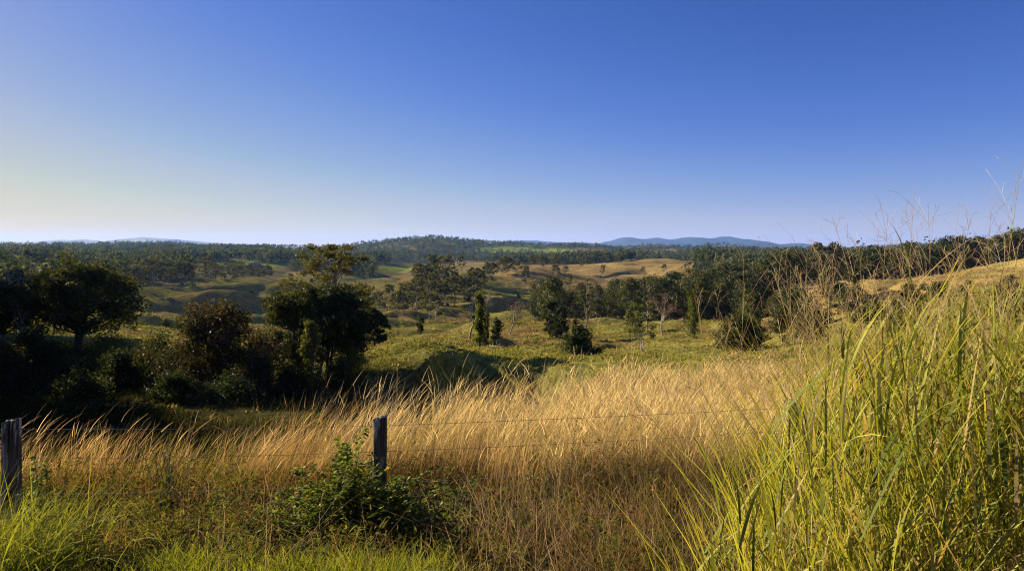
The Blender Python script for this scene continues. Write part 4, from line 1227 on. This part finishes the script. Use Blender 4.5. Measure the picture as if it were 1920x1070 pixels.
leafy_plant('leafy_shrub', 655, 6.45, [(-5, 822, 30, 26), (-30, 862, 40, 44), (-70, 905, 36, 48), (35, 880, 36, 50), (90, 880, 36, 44), (135, 905, 34, 46), (20, 930, 50, 100), (-10, 965, 40, 110)],
            0.064, 0.46, 'dark green broad leaved shrub round the foot of the middle fence post', 'shrub', 401,
            (np.array([0.10, 0.135, 0.018]), np.array([0.28, 0.31, 0.035])), flower=(726, 879))
leafy_plant('tall_weed', 1090, 7.9, [(0, 770, 3, 5), (4, 800, 6, 10), (10, 850, 8, 20)], 0.075, 0.16, 'upright green weed with narrow leaves poking through the golden grass', 'weed', 402,
            (np.array([0.08, 0.14, 0.025]), np.array([0.16, 0.24, 0.04])))
leafy_plant('leafy_weed', 72, 5.9, [(0, 870, 10, 22), (10, 920, 12, 30)], 0.045, 0.5, 'green leafy weed in sunlight between the thick left post and the grass clump', 'weed', 403,
            (np.array([0.10, 0.16, 0.025]), np.array([0.2, 0.26, 0.03])))
leafy_plant('leafy_weed', 870, 6.9, [(0, 870, 10, 26), (20, 900, 14, 40)], 0.045, 0.32, 'small dark green weed in the gap to the right of the leafy shrub', 'weed', 404,
            (np.array([0.05, 0.085, 0.02]), np.array([0.13, 0.17, 0.03])))
leafy_plant('leafy_weed', 310, 7.6, [(0, 800, 8, 30), (30, 840, 14, 50)], 0.04, 0.4, 'olive leafy weed among the rusty grass between the left and middle posts', 'weed', 405,
            (np.array([0.07, 0.085, 0.02]), np.array([0.14, 0.16, 0.03])), M_LEAF)

def twig(name, pix, Y, r, label, col):
    pts = np.array([((u - UC) / F * (Y + dy), Y + dy, EYE + (HZ - v) / F * (Y + dy)) for u, v, dy in pix])
    rng = np.random.default_rng(int(pix[0][0]))
    mb = MB()
    t = np.linspace(0, len(pts) - 1, 14); i = np.minimum(t.astype(int), len(pts) - 2); f = (t - i)[:, None]
    P = pts[i] * (1 - f) + pts[i + 1] * f
    P[1:-1] += rng.normal(size=(12, 3)) * 0.006
    tube(mb, P, np.linspace(r, r * 0.35, 14), 5, col)
    for k in range(3, 13, 2):
        d = P[k] - P[k - 1]; d /= np.linalg.norm(d)
        e = P[k] + d * rng.uniform(0.05, 0.16) + rng.normal(size=3) * 0.05
        tube(mb, bez(P[k], (P[k] + e) / 2 + 0.01, e, 5), np.linspace(r * 0.5, r * 0.15, 5), 4, col)
    o = mb.build(name, M_BARK)
    c = pts[0]
    for v_ in o.data.vertices: v_.co -= Vector(c)
    o.location = c
    tag(o, label, 'twig')
twig('bare_twig', [(660, 1075, -0.1), (640, 1030, 0), (590, 985, 0.05), (530, 985, 0.1)], 5.2, 0.006, 'thin bare dark twig standing in the green grass below the leafy shrub', BARK_DARK * 0.6)
twig('bare_twig', [(475, 1066, -0.1), (440, 1030, 0.0), (405, 1015, 0.1)], 5.2, 0.006, 'short crooked dark twig lying in the verge grass', BARK_DARK * 0.6)

def log(u0, v0, Y0, u1, v1, Y1, r, label):
    a = np.array([(u0 - UC) / F * Y0, Y0, float(H((u0 - UC) / F * Y0, Y0)) + r])
    b = np.array([(u1 - UC) / F * Y1, Y1, float(H((u1 - UC) / F * Y1, Y1)) + r * 0.6])
    mb = MB()
    P = bez(a, (a + b) / 2 + np.array([0, 0, 0.1]), b, 9)
    tube(mb, P - a, np.linspace(r, r * 0.4, 9), 6, BARK_PALE * 0.9)
    e = P[5] + np.array([0.5, 0.3, 0.35])
    tube(mb, bez(P[4], P[5], e, 5) - a, np.linspace(r * 0.5, r * 0.2, 5), 5, BARK_PALE * 0.9)
    o = mb.build('fallen_log', M_BARK, loc=a)
    tag(o, label, 'log')
log(918, 0, 90, 942, 0, 88.5, 0.10, 'pale fallen branch on the dark slope below the vine tower')
log(840, 0, 84, 818, 0, 83, 0.07, 'thin pale fallen branch on the shaded bank, far from the vine tower')

# ------------------------------------------------------------------ farm houses, far off
def house(u, Y, w, d, hh, rise, wall, roof, label, rz=0.2):
    x, y, z = at(u, Y)
    o = empty('farm_house', (x, y, z), rz); tag(o, label, 'house')
    mb = MB(); box(mb, (-w / 2, -d / 2, -1), (w / 2, d / 2, hh), wall); wl = mb.build('wall', M_PAINT, o, smooth=False)
    mb = MB()
    e = 0.5
    A = [(-w / 2 - e, -d / 2 - e, hh), (w / 2 + e, -d / 2 - e, hh), (w / 2 + e, d / 2 + e, hh), (-w / 2 - e, d / 2 + e, hh),
         (-w / 2 + d / 3, 0, hh + rise), (w / 2 - d / 3, 0, hh + rise)]
    B = [(a, b, c + 0.18) for a, b, c in A]
    f = [(0, 1, 5, 4), (2, 3, 4, 5), (1, 2, 5, 5), (3, 0, 4, 4)]
    mb.add(B, f, np.array(roof)); mb.add(A[:4], [(3, 2, 1, 0)], np.array(roof) * 0.8)
    mb.build('roof', M_PAINT, o, smooth=False)
    for q in (-0.28, 0.02, 0.3):
        mb = MB(); box(mb, (q * w - 0.7, -d / 2 - 0.06, 0.9), (q * w + 0.7, -d / 2 - 0.01, 2.1), (0.03, 0.035, 0.045)); mb.build('window', M_PAINT, o, smooth=False)
    return o
house(478, 800, 17, 9, 2.8, 2.6, (0.16, 0.15, 0.17), (0.14, 0.14, 0.19), 'dark roofed farm house on the lit green rise left of the tall gum')
house(493, 805, 11, 7, 2.6, 1.6, (0.10, 0.08, 0.07), (0.08, 0.075, 0.085), 'dark long shed right beside the dark roofed farm house')
house(503, 795, 5, 4, 2.3, 1.2, (0.75, 0.72, 0.66), (0.70, 0.68, 0.64), 'small white outbuilding at the end of the dark long shed')
house(997, 1950, 16, 10, 6, 3, (0.80, 0.79, 0.76), (0.72, 0.72, 0.72), 'white house on the far wooded hill below the blue mountains', 0.5)
house(1007, 1960, 12, 8, 3, 2, (0.78, 0.76, 0.74), (0.45, 0.46, 0.52), 'low pale building beside the white house on the far hill', 0.3)
house(885, 2080, 10, 8, 4, 3, (0.80, 0.78, 0.74), (0.75, 0.74, 0.72), 'tiny white house alone in the wood of the far hillside', 0.1)

# ------------------------------------------------------------------ air
mb = MB()
box(mb, (-16200, -60, -420), (16200, 13900, 190), (1, 1, 1))
hm, ht, ho = nodes('air')
pv = ht.nodes.new('ShaderNodeVolumePrincipled')
pv.inputs['Color'].default_value = (0.20, 0.43, 0.97, 1)
pv.inputs['Density'].default_value = 3.0e-5
pv.inputs['Anisotropy'].default_value = 0.2
ht.links.new(pv.outputs[0], ho.inputs['Volume'])
hz = mb.build('haze', hm, smooth=False)
tag(hz, 'thin blue air in front of the distant hills', 'haze', kind='stuff')
